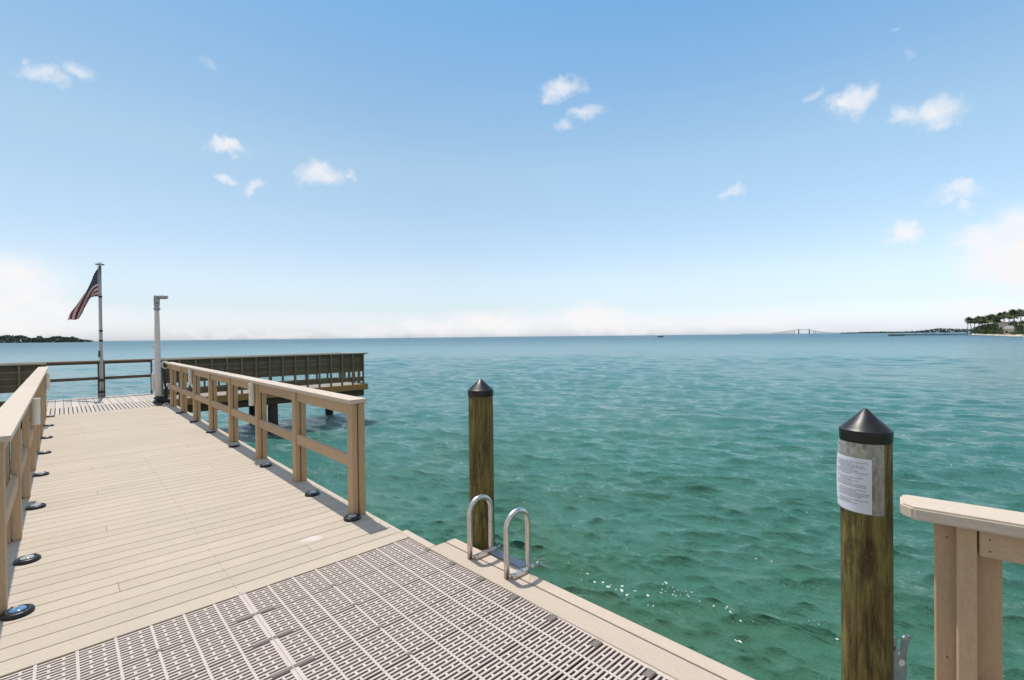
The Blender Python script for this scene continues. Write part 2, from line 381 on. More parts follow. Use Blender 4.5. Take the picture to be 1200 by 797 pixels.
# ------------------------------------------------------------------ water
def water():
    fa = math.degrees(YAW)
    degs = np.concatenate([np.arange(fa - 60, fa + 60, 0.15), np.arange(fa + 62, fa + 298, 3.0)])
    th = np.radians(degs); n = len(th)
    rad = [0.35]
    while rad[-1] < 45000:
        r = rad[-1]
        rad.append(r + (max(0.016, r * 0.0045) if r < 70 else r * 0.007 if r < 260 else r * 0.03))
    rad = np.array(rad); m = len(rad)
    T, Rr = np.meshgrid(th, rad)
    X = Rr * np.sin(T); Y = Rr * np.cos(T); Z = np.zeros_like(X); DX = np.zeros_like(X); DY = np.zeros_like(X)
    g = np.random.default_rng(11)
    base = math.atan2(-(FW.y * 0.9 + RT.y * 0.28), -(FW.x * 0.9 + RT.x * 0.28))      # wind drives the ripples towards the dock
    lam = np.exp(g.uniform(math.log(0.11), math.log(2.6), 190))
    for L in lam:
        a = base + g.normal(0, 0.30)
        k = 2 * math.pi / L
        amp = 0.0048 * L ** 0.84 * g.uniform(0.5, 1.3) * (1.75 if L < 0.35 else 1.4 if L < 0.8 else 0.6) * np.clip(0.6 + Rr / 14.0, 0.8, 1.0)
        ph = g.uniform(0, 6.28)
        cell = np.where(Rr < 70, np.maximum(0.016, Rr * 0.0045), Rr * 0.007)
        fade = np.clip((L / (cell * 3.0) - 1) * 1.5, 0, 1)
        A = k * (X * math.cos(a) + Y * math.sin(a)) + ph
        Z += amp * fade * np.sin(A)
        DX += amp * fade * 0.8 * math.cos(a) * np.cos(A); DY += amp * fade * 0.8 * math.sin(a) * np.cos(A)
    # gusts: calmer and rougher patches
    gust = 0.8 + 0.35 * np.sin(X * 0.11 + 1.3 * np.sin(Y * 0.07)) * np.sin(Y * 0.13 + 0.9 * np.sin(X * 0.09) + 1)
    Z *= gust; DX *= gust; DY *= gust
    co_ = np.stack([X + DX, Y + DY, Z + WATER_Z], -1).reshape(-1, 3)
    co_ = np.vstack([co_, [[0, 0, WATER_Z]]])
    i, j = np.meshgrid(np.arange(m - 1), np.arange(n), indexing='ij'); j2 = (j + 1) % n
    quads = np.stack([i * n + j, i * n + j2, (i + 1) * n + j2, (i + 1) * n + j], -1).reshape(-1, 4)[:, ::-1]
    tri = np.stack([np.full(n, m * n), (np.arange(n) + 1) % n, np.arange(n)], -1)[:, ::-1]
    me = bpy.data.meshes.new('water')
    nl = quads.size + tri.size
    me.vertices.add(len(co_)); me.vertices.foreach_set('co', co_.astype(np.float32).ravel())
    me.loops.add(nl); me.loops.foreach_set('vertex_index', np.concatenate([quads.ravel(), tri.ravel()]).astype(np.int32))
    me.polygons.add(len(quads) + len(tri))
    me.polygons.foreach_set('loop_start', np.concatenate([np.arange(len(quads)) * 4, quads.size + np.arange(len(tri)) * 3]).astype(np.int32))
    me.polygons.foreach_set('use_smooth', np.ones(len(quads) + len(tri), dtype=bool))
    me.update(calc_edges=True); me.validate()
    mt, t, b = nt('bay_water')
    # body colour of the shallow bay: green over sand, bluer in patches and further out
    big = noise(t, 0.06, 4, 0.6, (1, 1, 1)); mid = noise(t, 0.35, 3, 0.5)
    tcw = t.nodes.new('ShaderNodeTexCoord')
    ln = t.nodes.new('ShaderNodeVectorMath'); ln.operation = 'LENGTH'; t.links.new(tcw.outputs['Object'], ln.inputs[0])
    depth = ramp(t, math_(t, 'DIVIDE', ln.outputs['Value'], 60.0, clamp=True), [(0.0, 0.0), (0.06, 0.05), (0.2, 0.5), (0.5, 0.85), (1.0, 1.0)])
    shallow = mixc(t, ramp(t, mid, [(0.35, 0.0), (0.65, 1.0)]), (0.054, 0.140, 0.072), (0.056, 0.172, 0.108))
    deep = mixc(t, ramp(t, big, [(0.35, 0.0), (0.65, 1.0)]), (0.047, 0.190, 0.188), (0.056, 0.206, 0.226))
    c = mixc(t, depth, shallow, deep)
    c = mixc(t, ramp(t, math_(t, 'DIVIDE', ln.outputs['Value'], 500.0, clamp=True), [(0.04, 0.0), (0.7, 1.0)]), c, (0.030, 0.112, 0.158))
    t.links.new(c, b.inputs['Base Color'])
    b.inputs['IOR'].default_value = 1.333
    cd = t.nodes.new('ShaderNodeVectorMath'); cd.operation = 'LENGTH'
    t.links.new(tcw.outputs['Object'], cd.inputs[0])
    rough = ramp(t, math_(t, 'DIVIDE', cd.outputs['Value'], 500.0, clamp=True), [(0.0, 0.04), (0.02, 0.05), (0.05, 0.08), (0.14, 0.17), (0.4, 0.28), (1.0, 0.36)])
    t_rough = rough
    r1 = noise(t, 11, 6, 0.68, (1, 0.5, 1), dist=0.5, rot=-base); r2 = noise(t, 2.8, 7, 0.7, (1, 0.42, 1), dist=0.3, rot=-base); r3 = noise(t, 0.22, 6, 0.65, (1, 0.4, 1), rot=-base)
    b1 = node(t, 'ShaderNodeBump', Strength=0.85, Distance=0.026); t.links.new(r1, b1.inputs['Height'])
    b2 = node(t, 'ShaderNodeBump', Strength=0.85, Distance=0.13); t.links.new(r2, b2.inputs['Height']); t.links.new(b1.outputs[0], b2.inputs['Normal'])
    # cat's-paws: patches of steep capillary ripples that throw sun glints
    r0 = noise(t, 34, 3, 0.6); pw = noise(t, 1.1, 4, 0.6, dist=0.5)
    t.links.new(t_rough, b.inputs['Roughness'])
    b0 = node(t, 'ShaderNodeBump', Distance=0.02); t.links.new(r0, b0.inputs['Height'])
    t.links.new(ramp(t, pw, [(0.50, 0.05), (0.75, 0.30)]), b0.inputs['Strength']); t.links.new(b0.outputs[0], b1.inputs['Normal'])
    b3 = node(t, 'ShaderNodeBump', Strength=0.5, Distance=0.8); t.links.new(r3, b3.inputs['Height']); t.links.new(b2.outputs[0], b3.inputs['Normal'])
    t.links.new(b3.outputs[0], b.inputs['Normal'])
    me.materials.append(mt)
    o = bpy.data.objects.new('water', me); COL.objects.link(o); setp(o, kind='structure')
water()

# ------------------------------------------------------------------ dock
PITCH = 0.1465
dock = thing('dock', 'tan composite boat dock walkway with perforated grating at its near end', 'dock', (0.8, 3.3, 0))
d = M()
y = 3.337; nb = 0
while y < 14.24:
    d.mi = 0
    cut = [-0.44] + [(x + random.uniform(-.004, .004)) for x in ((0.25,) if nb % 9 == 4 else (1.35,) if nb % 11 == 2 else ())] + [2.0]
    for a_, b_ in zip(cut, cut[1:]):
        d.box(a_ + (0.0006 if a_ > -0.4 else 0), b_ - (0.0006 if b_ < 1.99 else 0), y + 0.0035, y + PITCH - 0.0035, -0.026 - random.uniform(0, .001), random.uniform(-0.0012, 0.0), 0.0022)
    if nb < 34:
        d.mi = 1
        for x in (-0.35, 0.795, 1.93):
            for q in (0.03, 0.115): d.lathe([(0.0042, 0.0004), (0.0, 0.0006)], (x + random.uniform(-.006, .006), y + q, 0), 6)
    nb += 1
    y += PITCH
Y_END = y
d.build('decking', [MAT['deck'], MAT['pad']], dock)
# trim along the water side (skewed a hair, as built)
def skew(x, y): return x + 0.027 * (3.06 - y) * (1 if y < 3.06 else 0)
d = M()
def strip(x0, x1, y0, y1, z0, z1, bev=0.003):
    d.hexa([(skew(x0, y0), y0, z0), (skew(x1, y0), y0, z0), (skew(x1, y1), y1, z0), (skew(x0, y1), y1, z0),
            (skew(x0, y0), y0, z1), (skew(x1, y0), y0, z1), (skew(x1, y1), y1, z1), (skew(x0, y1), y1, z1)], bev)
strip(1.998, 2.063, 3.052, 3.47, -0.026, 0.004)
strip(1.998, 2.146, -2.2, 3.048, -0.026, 0.004)
strip(2.156, 2.246, -2.2, 3.05, -0.026, 0.004)
d.build('edge_board', MAT['trim'], dock)
d = M()
d.box(2.003, 2.03, 3.49, 14.2, -0.22, -0.005, 0.003); d.box(-0.47, -0.443, -2.2, 14.2, -0.22, -0.005, 0.003)
strip(2.0, 2.24, -2.2, 3.04, -0.24, -0.03, 0)
d.build('skirt_board', MAT['trim'], dock)
d = M()
for x in (-0.35, 0.25, 0.795, 1.35, 1.93):
    d.box(x - 0.02, x + 0.02, -2.2, 14.2, -0.25, -0.03)
for k in range(36): d.box(-0.45, 1.99, 3.338 - 0.155 * k - 0.112, 3.338 - 0.155 * k - 0.043, -0.13, -0.031)  # close dark slats added to darken the view through the grating slots
for yy in (0.2, 3.2, 6.2, 9.2, 12.2):
    d.box(-0.46, 1.99, yy - 0.07, yy + 0.07, -0.47, -0.255)
d.build('joist_and_dark_slat', MAT['beam'], dock)
for yy in (0.2, 3.2, 6.2, 9.2, 12.2):
    for x in (-0.25, 1.75):
        M().lathe([(0.12, -3.0), (0.115, -0.475)], (x, yy, 0), 16).build('support_pile', MAT['pile'], dock)

# grating panels: 0.31 m deep, two columns meeting at x = 0.80
RIBS = [0.8, 0.952, 1.105, 1.258, 1.411, 1.564, 1.717, 1.87, 2.032]
def grating_mesh():
    g = M(); zt, zb = -0.003, -0.011
    D = 0.309; nrow = 12; ph = D / nrow; sw = 0.0142
    # margins and ribs (local: x from 0 at the joint, y 0..D)
    xs = [r - 0.8 for r in RIBS]
    g.box(0.0008, 0.020, 0, D, zb, zt); ends = []
    prev = 0.020
    for k, x in enumerate(xs[1:]):
        last = k == len(xs) - 2
        hw = 0.0062
        ends.append((prev, x - hw))
        g.box(x - hw, x + hw if not last else 1.262, 0, D, zb, zt); prev = x + hw
    for ci, (a, b) in enumerate(ends):
        for r in range(nrow):
            y0 = r * ph
            # solid bar then slot
            g.box(a, b, y0 + (0.002 if r == 0 else 0), y0 + ph - sw, zb, zt - 0.0004)
            s0, s1 = y0 + ph - sw, y0 + ph
            if r == nrow - 1: continue
            w = b - a
            if r % 4 == 0: cuts = [0.32]
            elif r % 4 == 1: cuts = [0.70]
            elif r % 4 == 2: cuts = [0.32]
            else: cuts = [0.70]
            if last and ci == len(ends) - 1: cuts = [0.5] if r % 2 else []
            for c in cuts: g.box(a + w * c - 0.006, a + w * c + 0.006, s0, s1, zb, zt - 0.0006)
    g.mi = 1
    for (x, w_, h_) in ((0.0, 0.10, 0.027), (0.458, 0.014, 0.026), (1.20, 0.030, 0.040)):
        x0 = max(0.0035, x - w_); g.box(x0, x + w_, 0.003, h_, zb, zt + 0.0022, 0.001)
    return g
proto = None
for k in range(18):
    y0 = 3.338 - 0.31 * (k + 1)
    for side in (1, -1):
        if proto is None:
            proto = grating_mesh().build('grating_panel', [MAT['grating'], MAT['pad']])
            o = proto
        else:
            o = proto.copy(); COL.objects.link(o)
        o.location = (0.80, y0, 0)
        if side == -1: o.scale = (-1, 1, 1)
        adopt(o, dock)

# ------------------------------------------------------------------ railings
POSTY = [4.10, 5.535, 6.965, 8.40, 9.79, 11.20, 12.60, 13.95]
def railing(side, name, label):
    """side +1: right of the walkway, -1: left; inner faces look at the walkway"""
    xin = 1.878 if side == 1 else -0.258
    s = side
    root = thing(name, label, 'railing', (xin + 0.05 * s, 4.1, 0))
    def bx(m, a, b, y0, y1, z0, z1, bev=0.003):
        x0, x1 = sorted((xin + s * a, xin + s * b)); m.box(x0, x1, y0, y1, z0, z1, bev)
    m = M()                                                   # cap, lengths butted at two joints, near end corners cut
    x0, x1 = sorted((xin - s * 0.034, xin + s * 0.128))
    for (a, b) in ((4.045, 8.395), (8.398, 12.597), (12.6, 14.52)): m.box(x0, x1, a, b, 1.014, 1.052, 0.005, 2)
    m.build('cap', MAT['cap'], root)
    for yy in POSTY:
        m = M()
        bx(m, 0.0, 0.052, yy - 0.015, yy + 0.085, 0.0, 1.0135)
        bx(m, 0.060, 0.112, yy - 0.04, yy + 0.06, 0.0, 1.0125)
        m.build('post', MAT['post'], root)
    m = M(); n = M()
    yy = POSTY + [14.5]
    for a, b in zip(yy, yy[1:]):
        bx(m, 0.020, 0.058, a + 0.088, b - 0.018 if b < 14.4 else b, 0.90, 1.0115)
        bx(n, 0.012, 0.052, a + 0.088, b - 0.018 if b < 14.4 else b, 0.425, 0.53)
    m.build('top_rail', MAT['rail'], root); n.build('middle_rail', MAT['rail'], root)
    return root
railing(1, 'railing', 'tan railing along the right of the walkway with open water behind it')
railing(-1, 'railing', 'tan railing along the left edge of the walkway, cap running into the left wing wall')

# near railing at the right of the picture (turned a few degrees)
nr = thing('railing', 'short tan railing with pale chamfered cap beside the piling that carries the notice', 'railing', (2.02, 0.15, 0), rz=0)
ang = R(-8.0 + 180)                                            # its own axis: u runs away from its end, v towards the walkway
ux, uy = math.sin(R(8.0)), -math.cos(R(8.0)); vx, vy = -math.cos(R(8.0)), -math.sin(R(8.0))
O = (1.998, 0.256)
def L(u, v): return (O[0] + ux * u + vx * v, O[1] + uy * u + vy * v)
def obox(m, u0, u1, v0, v1, z0, z1, bev=0.003):
    a, b, c, d_ = L(u0, v0), L(u1, v0), L(u1, v1), L(u0, v1)
    m.hexa([(*a, z0), (*b, z0), (*c, z0), (*d_, z0), (*a, z1), (*b, z1), (*c, z1), (*d_, z1)], bev)
m = M()
b_ = bmesh.new()
pts = [(0.0, -0.055), (0.0, 0.045), (0.03, 0.072), (2.4, 0.072), (2.4, -0.072), (0.018, -0.072)]
lo = [b_.verts.new((*L(*q), 1.012)) for q in pts]; hi = [b_.verts.new((*L(*q), 1.052)) for q in pts]
b_.faces.new(hi); b_.faces.new(lo[::-1])
for i in range(6): b_.faces.new([lo[i], lo[(i + 1) % 6], hi[(i + 1) % 6], hi[i]])
bmesh.ops.bevel(b_, geom=list(b_.edges), offset=0.006, segments=2, affect='EDGES')
m.join(b_); m.build('cap', MAT['cap'], nr)
for u in (0.085, 1.5):
    m = M()
    obox(m, u + 0.048, u + 0.092, 0.012, 0.05, -0.2, 1.0115); obox(m, u, u + 0.150, -0.036, 0.0105, -0.2, 1.0112)
    m.build('post', MAT['post'], nr)
m = M(); obox(m, 0.1815, 1.546, 0.0125, 0.046, 0.93, 1.0108); m.build('top_rail', MAT['rail'], nr)
m = M(); obox(m, 0.1815, 1.546, 0.0125, 0.046, 0.42, 0.53); m.build('middle_rail', MAT['rail'], nr)

for (u, v, z) in ((0.32, 0.015, 1.0525), (0.62, -0.02, 1.0525)):
    M().lathe([(0.0025, z), (0.0, z + 0.0006)], (*L(u, v), 0), 8).build('screw', MAT['blackhose'], nr)
for (u, z) in ((0.205, 0.985), (0.205, 0.95), (0.11, 0.97), (0.11, 0.60)):
    vv = 0.0465 if u > 0.15 else 0.0505
    M().tube([(*L(u, vv - 0.003), z), (*L(u, vv), z)], 0.0023, 8).build('screw', MAT['blackhose'], nr)

# ------------------------------------------------------------------ deck lights
ORD = ['first', 'second', 'third', 'fourth', 'fifth', 'sixth', 'seventh', 'eighth', 'ninth']
def deck_light(x, y, blue=False, label='', frac=1.0):
    root = thing('deck_light', label, 'deck light', (x, y, 0), 'round solar lights along the walkway')
    M().lathe([(0.0, 0.0005), (0.073, 0.0005), (0.073, 0.014), (0.066, 0.024), (0.045, 0.0285), (0.043, 0.024), (0.0, 0.024)], (x, y, 0), 28).build('ring', MAT['black'], root)
    M().lathe([(0.0415, 0.0245), (0.036, 0.030), (0.022, 0.034), (0.0, 0.035)], (x, y, 0), 24).build('lens', MAT['lens'] if not blue else MAT['solar'], root)
    a = random.uniform(0, 6)
    for k in (0, math.pi):
        M().lathe([(0.006, 0.026), (0.006, 0.031), (0.0, 0.032)], (x + 0.054 * math.cos(a + k), y + 0.054 * math.sin(a + k), 0), 8).build('screw', MAT['blackhose'], root)
YL = [4.03, 4.95, 6.48, 8.01, 9.53, 11.0, 12.55, 14.05]
for i, yy in enumerate(YL):
    if i < 7:
        deck_light(1.845, yy, False, ('black domed deck light in the shade at the near end of the right railing' if i == 0 else f'black domed deck light in shade along the right railing, {ORD[i]} from its near end'))
    deck_light(-0.205 if i else -0.21, yy, i == 0, ('black deck light with sky reflection coloured into its top at the near end of the left railing' if i == 0 else f'black ringed deck light with clear top along the left railing, {ORD[i]} from its near end'))

# ------------------------------------------------------------------ rod holders
def rod_holder(x, y, z0, z1, tow, label):
    root = thing('rod_holder', label, 'rod holder', (x, y, z0), 'white rod holders on the rail posts')
    M().lathe([(0.034, z0), (0.036, z0 + 0.01), (0.036, z1 - 0.012), (0.040, z1 - 0.008), (0.040, z1), (0.031, z1), (0.031, z1 - 0.1), (0.0, z1 - 0.1)], (x, y, 0), 20).build('tube', MAT['whiteplastic'], root)
    for z in (z0 + 0.06, z1 - 0.07): M().tube([(x, y, z), (x + tow * 0.046, y, z)], 0.011, 8).build('screw', MAT['steel'], root)
rod_holder(1.842, 7.05, 0.71, 1.005, 1, 'white tube rod holder on the right railing, nearer of its two')
rod_holder(1.842, 11.28, 0.71, 1.005, 1, 'white tube rod holder on the right railing, farther of its two')
rod_holder(-0.213, 7.05, 0.73, 1.005, -1, 'white tube rod holder on the left railing, nearer of its two')
rod_holder(-0.213, 12.66, 0.69, 1.0, -1, 'white tube rod holder on the left railing, farther of its two')

# ------------------------------------------------------------------ platform at the end of the dock
plat = thing('fishing_platform', 'wide timber platform across the end of the walkway on dark piles', 'platform', (0.8, 17, 0))
PX0, PX1, PY0, PY1 = -6.0, 7.72, 15.62, 18.05
d = M(); dl = M(); dw = M()
x = PX0
while x < PX1 - 0.05:
    on_walk = -0.45 < x + 0.07 < 2.05
    (d if on_walk else dl if x < 0 else dw).box(x + 0.0035, min(x + 0.1465, PX1), 15.78 if on_walk else PY0, PY1, -0.03, 0.0, 0.003); x += 0.15
d.build('decking', MAT['deckY'], plat); dw.build('wing_decking', MAT['capX'], plat); dl.build('wing_decking', MAT['capX'], plat)
d = M()
x = -0.44
while x < 2.02:
    d.box(x + 0.009, x + 0.066, Y_END + 0.004, 15.775, -0.03, 0.0, 0.003); x += 0.075
for yy in (Y_END + 0.2, 14.9, 15.55): d.box(-0.43, 1.99, yy - 0.04, yy + 0.04, -0.12, -0.032)
d.build('slatted_landing', MAT['deckY'], plat)
d = M()
d.box(2.03, PX1 + 0.06, PY0 - 0.045, PY0 - 0.004, -0.19, 0.006, 0.004); d.box(PX0, -0.46, PY0 - 0.045, PY0 - 0.004, -0.19, 0.006, 0.004)
d.box(PX1 + 0.004, PX1 + 0.045, PY0 - 0.003, PY1 + 0.003, -0.19, 0.006, 0.004)
d.build('fascia', MAT['fascia'], plat)
d = M(); d.box(PX0, 2.03, PY1 + 0.004, PY1 + 0.045, -0.19, -0.004, 0.004); d.box(2.033, PX1 + 0.06, PY1 + 0.004, PY1 + 0.045, -0.19, 0.09, 0.004)
d.build('kick_board', MAT['darkrail'], plat)
d = M()
for yy in (15.8, 17.8): d.box(PX0 + .02, PX1 - .02, yy - 0.06, yy + 0.06, -0.42, -0.2)
x = PX0 + 0.3
while x < PX1: d.box(x - 0.02, x + 0.02, PY0 + .01, PY1 - .01, -0.195, -0.035); x += 0.5
d.build('beam', MAT['beam'], plat)
for x in (-5.2, -2.4, 0.0, 2.2, 4.7, 7.3):
    for yy in (15.74, 17.8):
        M().lathe([(0.15, -3.0), (0.145, -1.0), (0.14, -0.425)], (x, yy, 0), 16, jit=0.02).build('pile', MAT['pile'], plat)

def wall(name, label, xs, y, ztop, z_panel, cap0, cap1, panels=True, rail2=None):
    root = thing(name, label, 'wall' if panels else 'railing', (xs[0], y, 0))
    m = M(); m.box(cap0, cap1, y - 0.05, y + 0.15, ztop - 0.036, ztop, 0.004); m.build('cap', MAT['capX'], root)
    for x in xs:
        M().box(x - 0.02, x + 0.02, y - 0.03, y + 0.058, 0.0, ztop - 0.037, 0.003).build('post', MAT['wallpost'] if panels else MAT['darkrail'], root)
    if panels:
        m = M(); a, b = min(xs[0], xs[-1]) - 0.02, max(xs[0], xs[-1]) + 0.02
        z = z_panel; h = (ztop - 0.04 - z_panel) / 4
        for k in range(4): m.box(a, b, y + 0.0585, y + 0.082, z + k * h + 0.0012, z + (k + 1) * h - 0.0012, 0.004)
        m.build('boarding', MAT['wall'], root)
        m = M(); m.box(a, b, y + 0.0585, y + 0.09, 0.10, 0.255, 0.002); m.build('bottom_rail', MAT['wall'], root)
    else:
        for (z0, z1) in rail2:
            m = M(); a, b = min(xs[0], xs[-1]), max(xs[0], xs[-1])
            m.box(a, b, y + 0.0585, y + 0.095, z0, z1, 0.003); m.build('rail', MAT['darkrail'], root)
    return root
xr = [1.93 + 0.381 * k for k in range(16)]
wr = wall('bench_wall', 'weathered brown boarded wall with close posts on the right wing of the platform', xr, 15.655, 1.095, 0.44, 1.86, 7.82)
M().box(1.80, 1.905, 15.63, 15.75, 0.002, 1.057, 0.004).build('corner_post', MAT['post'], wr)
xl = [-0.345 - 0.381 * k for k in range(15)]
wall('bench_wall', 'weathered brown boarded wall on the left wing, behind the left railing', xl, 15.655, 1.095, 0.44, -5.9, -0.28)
# far side: open two-rail railing behind the walkway, closer posts behind the right wing
xb = [-5.9, -4.6, -3.2, -1.8, -0.35, 0.74, 0.86]
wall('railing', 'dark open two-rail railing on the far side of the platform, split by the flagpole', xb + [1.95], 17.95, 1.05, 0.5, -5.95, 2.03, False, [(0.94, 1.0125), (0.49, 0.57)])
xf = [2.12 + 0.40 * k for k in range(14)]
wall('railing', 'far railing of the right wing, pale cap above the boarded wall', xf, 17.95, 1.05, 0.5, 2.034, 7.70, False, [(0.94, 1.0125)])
sw = thing('bench_wall', 'short end wall closing the right tip of the platform', 'wall', (7.68, 16.8, 0))
M().box(7.62, 7.82, 15.81, 17.895, 1.028, 1.062, 0.004).build('cap', MAT['capX'], sw)
for yy in (16.1, 16.5, 16.9, 17.3, 17.7):
    M().box(7.645, 7.735, yy - 0.02, yy + 0.02, 0.002, 1.027, 0.003).build('post', MAT['wallpost'], sw)
m = M()
for k in range(4): m.box(7.615, 7.642, 15.76, 17.93, 0.503 + k * 0.13, 0.503 + k * 0.13 + 0.125, 0.002)
m.build('boarding', MAT['wall'], sw)

# black hose heaped against the end of the right railing, white rope on its cap
hx, hy = 1.80, 14.62
m = M()
path = []
for k in range(150):
    a = k * 0.33; rr = 0.13 + 0.05 * math.sin(k * 0.71); path.append((hx + rr * math.cos(a), hy + rr * math.sin(a) * 1.2, 0.03 + 0.0011 * k + 0.02 * math.sin(k * 1.3)))
for k in range(40):
    u = k / 39; path.append((hx + 0.06 + 0.02 * math.sin(9 * u), hy - 0.05 + 0.03 * math.cos(7 * u), 0.2 + u * 0.78))
m.tube(path, 0.014, 6)
for j in range(5):
    pp = [(hx + 0.02 + 0.025 * j + 0.03 * math.sin(4 * u + j), hy + 0.02 * j - 0.06 + 0.02 * math.cos(5 * u + j), 0.12 + 0.78 * u - 0.05 * j * u) for u in np.linspace(0, 1, 14)]
    m.tube(pp, 0.014, 6)
setp(m.build('hose', MAT['blackhose']), 'black hose hanging in coils and heaped beside the white lamp post', 'hose')
m = M()
for j in range(4):
    pp = [(1.86 + 0.065 * math.cos(a), 14.545 + 0.03 * j * 0.5, 0.985 + 0.085 * math.sin(a)) for a in np.linspace(0.2 + j, 6.6 + j, 26)]
    m.tube(pp, 0.016, 7)
setp(m.build('rope', MAT['rope']), 'small coil of white rope hung over the far end of the right railing', 'rope')

# ------------------------------------------------------------------ lamp post
lx, ly = 1.815, 15.47
lp = thing('lamp_post', 'tall pale post with a grey angled lamp head near the flag', 'lamp post', (lx, ly, 0))
M().lathe([(0.074, 0.0), (0.072, 0.6), (0.068, 1.0), (0.062, 1.7), (0.053, 2.3), (0.051, 2.40)], (lx, ly, 0), 20).build('pole', MAT['greypaint'], lp)
m = M(); m.lathe([(0.075, 2.401), (0.078, 2.43), (0.06, 2.46), (0.056, 2.50), (0.066, 2.52), (0.066, 2.56), (0.05, 2.561)], (lx, ly, 0), 18); m.build('collar', MAT['lampgrey'], lp)
h = M()
h.lathe([(0.062, 2.563), (0.068, 2.60), (0.068, 2.74), (0.055, 2.78), (0.0, 2.79)], (lx, ly, 0), 16)
e = Vector((lx, ly, 2.735)); dv = RT
h.tube([e + dv * 0.05, e + dv * 0.14], 0.052, 14)
h.tube([e + dv * 0.13, e + dv * 0.15, e + dv * 0.26, e + dv * 0.27], [0.04, 0.055, 0.055, 0.045], 14)
h.build('lamp_head', MAT['lampgrey'], lp)
q = e + dv * 0.275
M().tube([q, q + dv * 0.012], [0.042, 0.03], 14).build('lens', MAT['lens'], lp)
m = M(); g0 = Vector((lx, ly, 1.42)) - RT * 0.075
m.tube([g0, g0 - RT * 0.05, g0 - RT * 0.06 + UP * 0.05], 0.012, 8); m.build('hook', MAT['lampgrey'], lp)
m = M(); g0 = Vector((lx, ly, 0)) - RT * 0.115 - FW * 0.02
m.lathe([(0.028, 0.30), (0.032, 0.33), (0.032, 0.70), (0.022, 0.74), (0.0, 0.745)], tuple(g0), 14); m.build('conduit_box', MAT['whiteplastic'], lp)
m = M(); m.lathe([(0.125, 0.001), (0.125, 0.016), (0.09, 0.03), (0.0805, 0.05)], (lx, ly, 0), 20); m.build('base_flange', MAT['lampgrey'], lp)

# ------------------------------------------------------------------ flagpole and flag
fx, fy = 0.80, 17.80
fp = thing('flagpole', 'slim grey metal flagpole with a flat disc on top, fixed to the far railing', 'flagpole', (fx, fy, 0))
M().lathe([(0.040, 0.0), (0.040, 0.9), (0.036, 1.4), (0.034, 3.72)], (fx, fy, 0), 16).build('pole', MAT['poleal'], fp)
M().lathe([(0.02, 3.721), (0.02, 3.75), (0.10, 3.755), (0.10, 3.785), (0.03, 3.80), (0.03, 3.83), (0.0, 3.84)], (fx, fy, 0), 20).build('truck', MAT['poleal'], fp)
for z in (1.58, 1.86, 2.83):
    M().lathe([(0.0365, z), (0.042, z + 0.003), (0.042, z + 0.05), (0.0365, z + 0.053)], (fx, fy, 0), 16).build('collar', MAT['black'], fp)
m = M(); m.tube([(fx - 0.05, fy - 0.03, 1.14), (fx - 0.056, fy - 0.034, 1.2), (fx - 0.05, fy - 0.03, 1.32)], 0.016, 8); m.tube([(fx - 0.02, fy - 0.02, 1.23), (fx - 0.06, fy - 0.03, 1.23)], 0.012, 8); m.build('cleat', MAT['black'], fp)
for z in (0.12, 0.45): M().box(fx - 0.07, fx + 0.07, fy - 0.055, fy - 0.043, z, z + 0.07, 0.003).build('bracket', MAT['black'], fp)
m = M(); m.tube([(fx - 0.045, fy, 1.2), (fx - 0.047, fy, 2.4), (fx - 0.046, fy, 3.74)], 0.004, 5); m.build('halyard', MAT['rope'], fp)

def flag():
    # along-screen x (towards RT) and z, metres relative to the pole
    top = [(-0.045, 3.68), (-0.19, 3.50), (-0.33, 3.28), (-0.56, 2.93), (-0.79, 2.58), (-0.89, 2.40), (-0.87, 2.20)]
    bot = [(-0.045, 2.87), (-0.19, 2.86), (-0.29, 2.83), (-0.36, 2.77), (-0.40, 2.62), (-0.43, 2.42), (-0.49, 2.235)]
    def cr(P, u):
        u = min(max(u, 0), 0.99999) * (len(P) - 1); i = int(u); f = u - i
        g = lambda k: Vector((*P[min(max(k, 0), len(P) - 1)], 0))
        a, b, c, d_ = g(i - 1), g(i), g(i + 1), g(i + 2)
        return 0.5 * ((2 * b) + (c - a) * f + (2 * a - 5 * b + 4 * c - d_) * f * f + (3 * b - a - 3 * c + d_) * f ** 3)
    def Pt(u, v, off=0.0):
        a, b = cr(top, u), cr(bot, u); p = a.lerp(b, v)
        dep = 0.07 * math.sin(v * 9.0 + u * 2.5) * min(1, u * 2.2) + 0.12 * u * math.sin(u * 4)
        w = Vector((fx, fy, 0)) + RT * p.x + FW * (dep + off); w.z = p.y + 0.012 * math.sin(v * 13 + u * 5) * u
        return w
    m = M(); NU, NV = 30, 26
    V = [[m.bm.verts.new(Pt(i / NU, j / NV)) for j in range(NV + 1)] for i in range(NU + 1)]
    for i in range(NU):
        for j in range(NV):
            f = m.bm.faces.new([V[i][j], V[i + 1][j], V[i + 1][j + 1], V[i][j + 1]]); f.smooth = True
            st = int(j / 2)
            f.material_index = 2 if (i < 12 and st < 7) else (0 if st % 2 == 0 else 1)
    m.mi = 1
    for r in range(9):
        for k in range(6 if r % 2 == 0 else 5):
            cu = 0.4 * ((k * 2 + (1 if r % 2 == 0 else 2)) / 12); cv = 7 / 13 * (r + 1) / 10
            for off in (-0.004, 0.004):
                m.poly([Pt(cu + (0.013 if q % 2 == 0 else 0.005) * math.sin(q * math.pi / 5), cv - (0.021 if q % 2 == 0 else 0.008) * math.cos(q * math.pi / 5), off) for q in range(10)])
    o = m.build('flag', [MAT['red'], MAT['white'], MAT['navy']], normals=False)
    setp(o, 'red and white striped flag with starred navy corner drooping from the pole', 'flag')
flag()

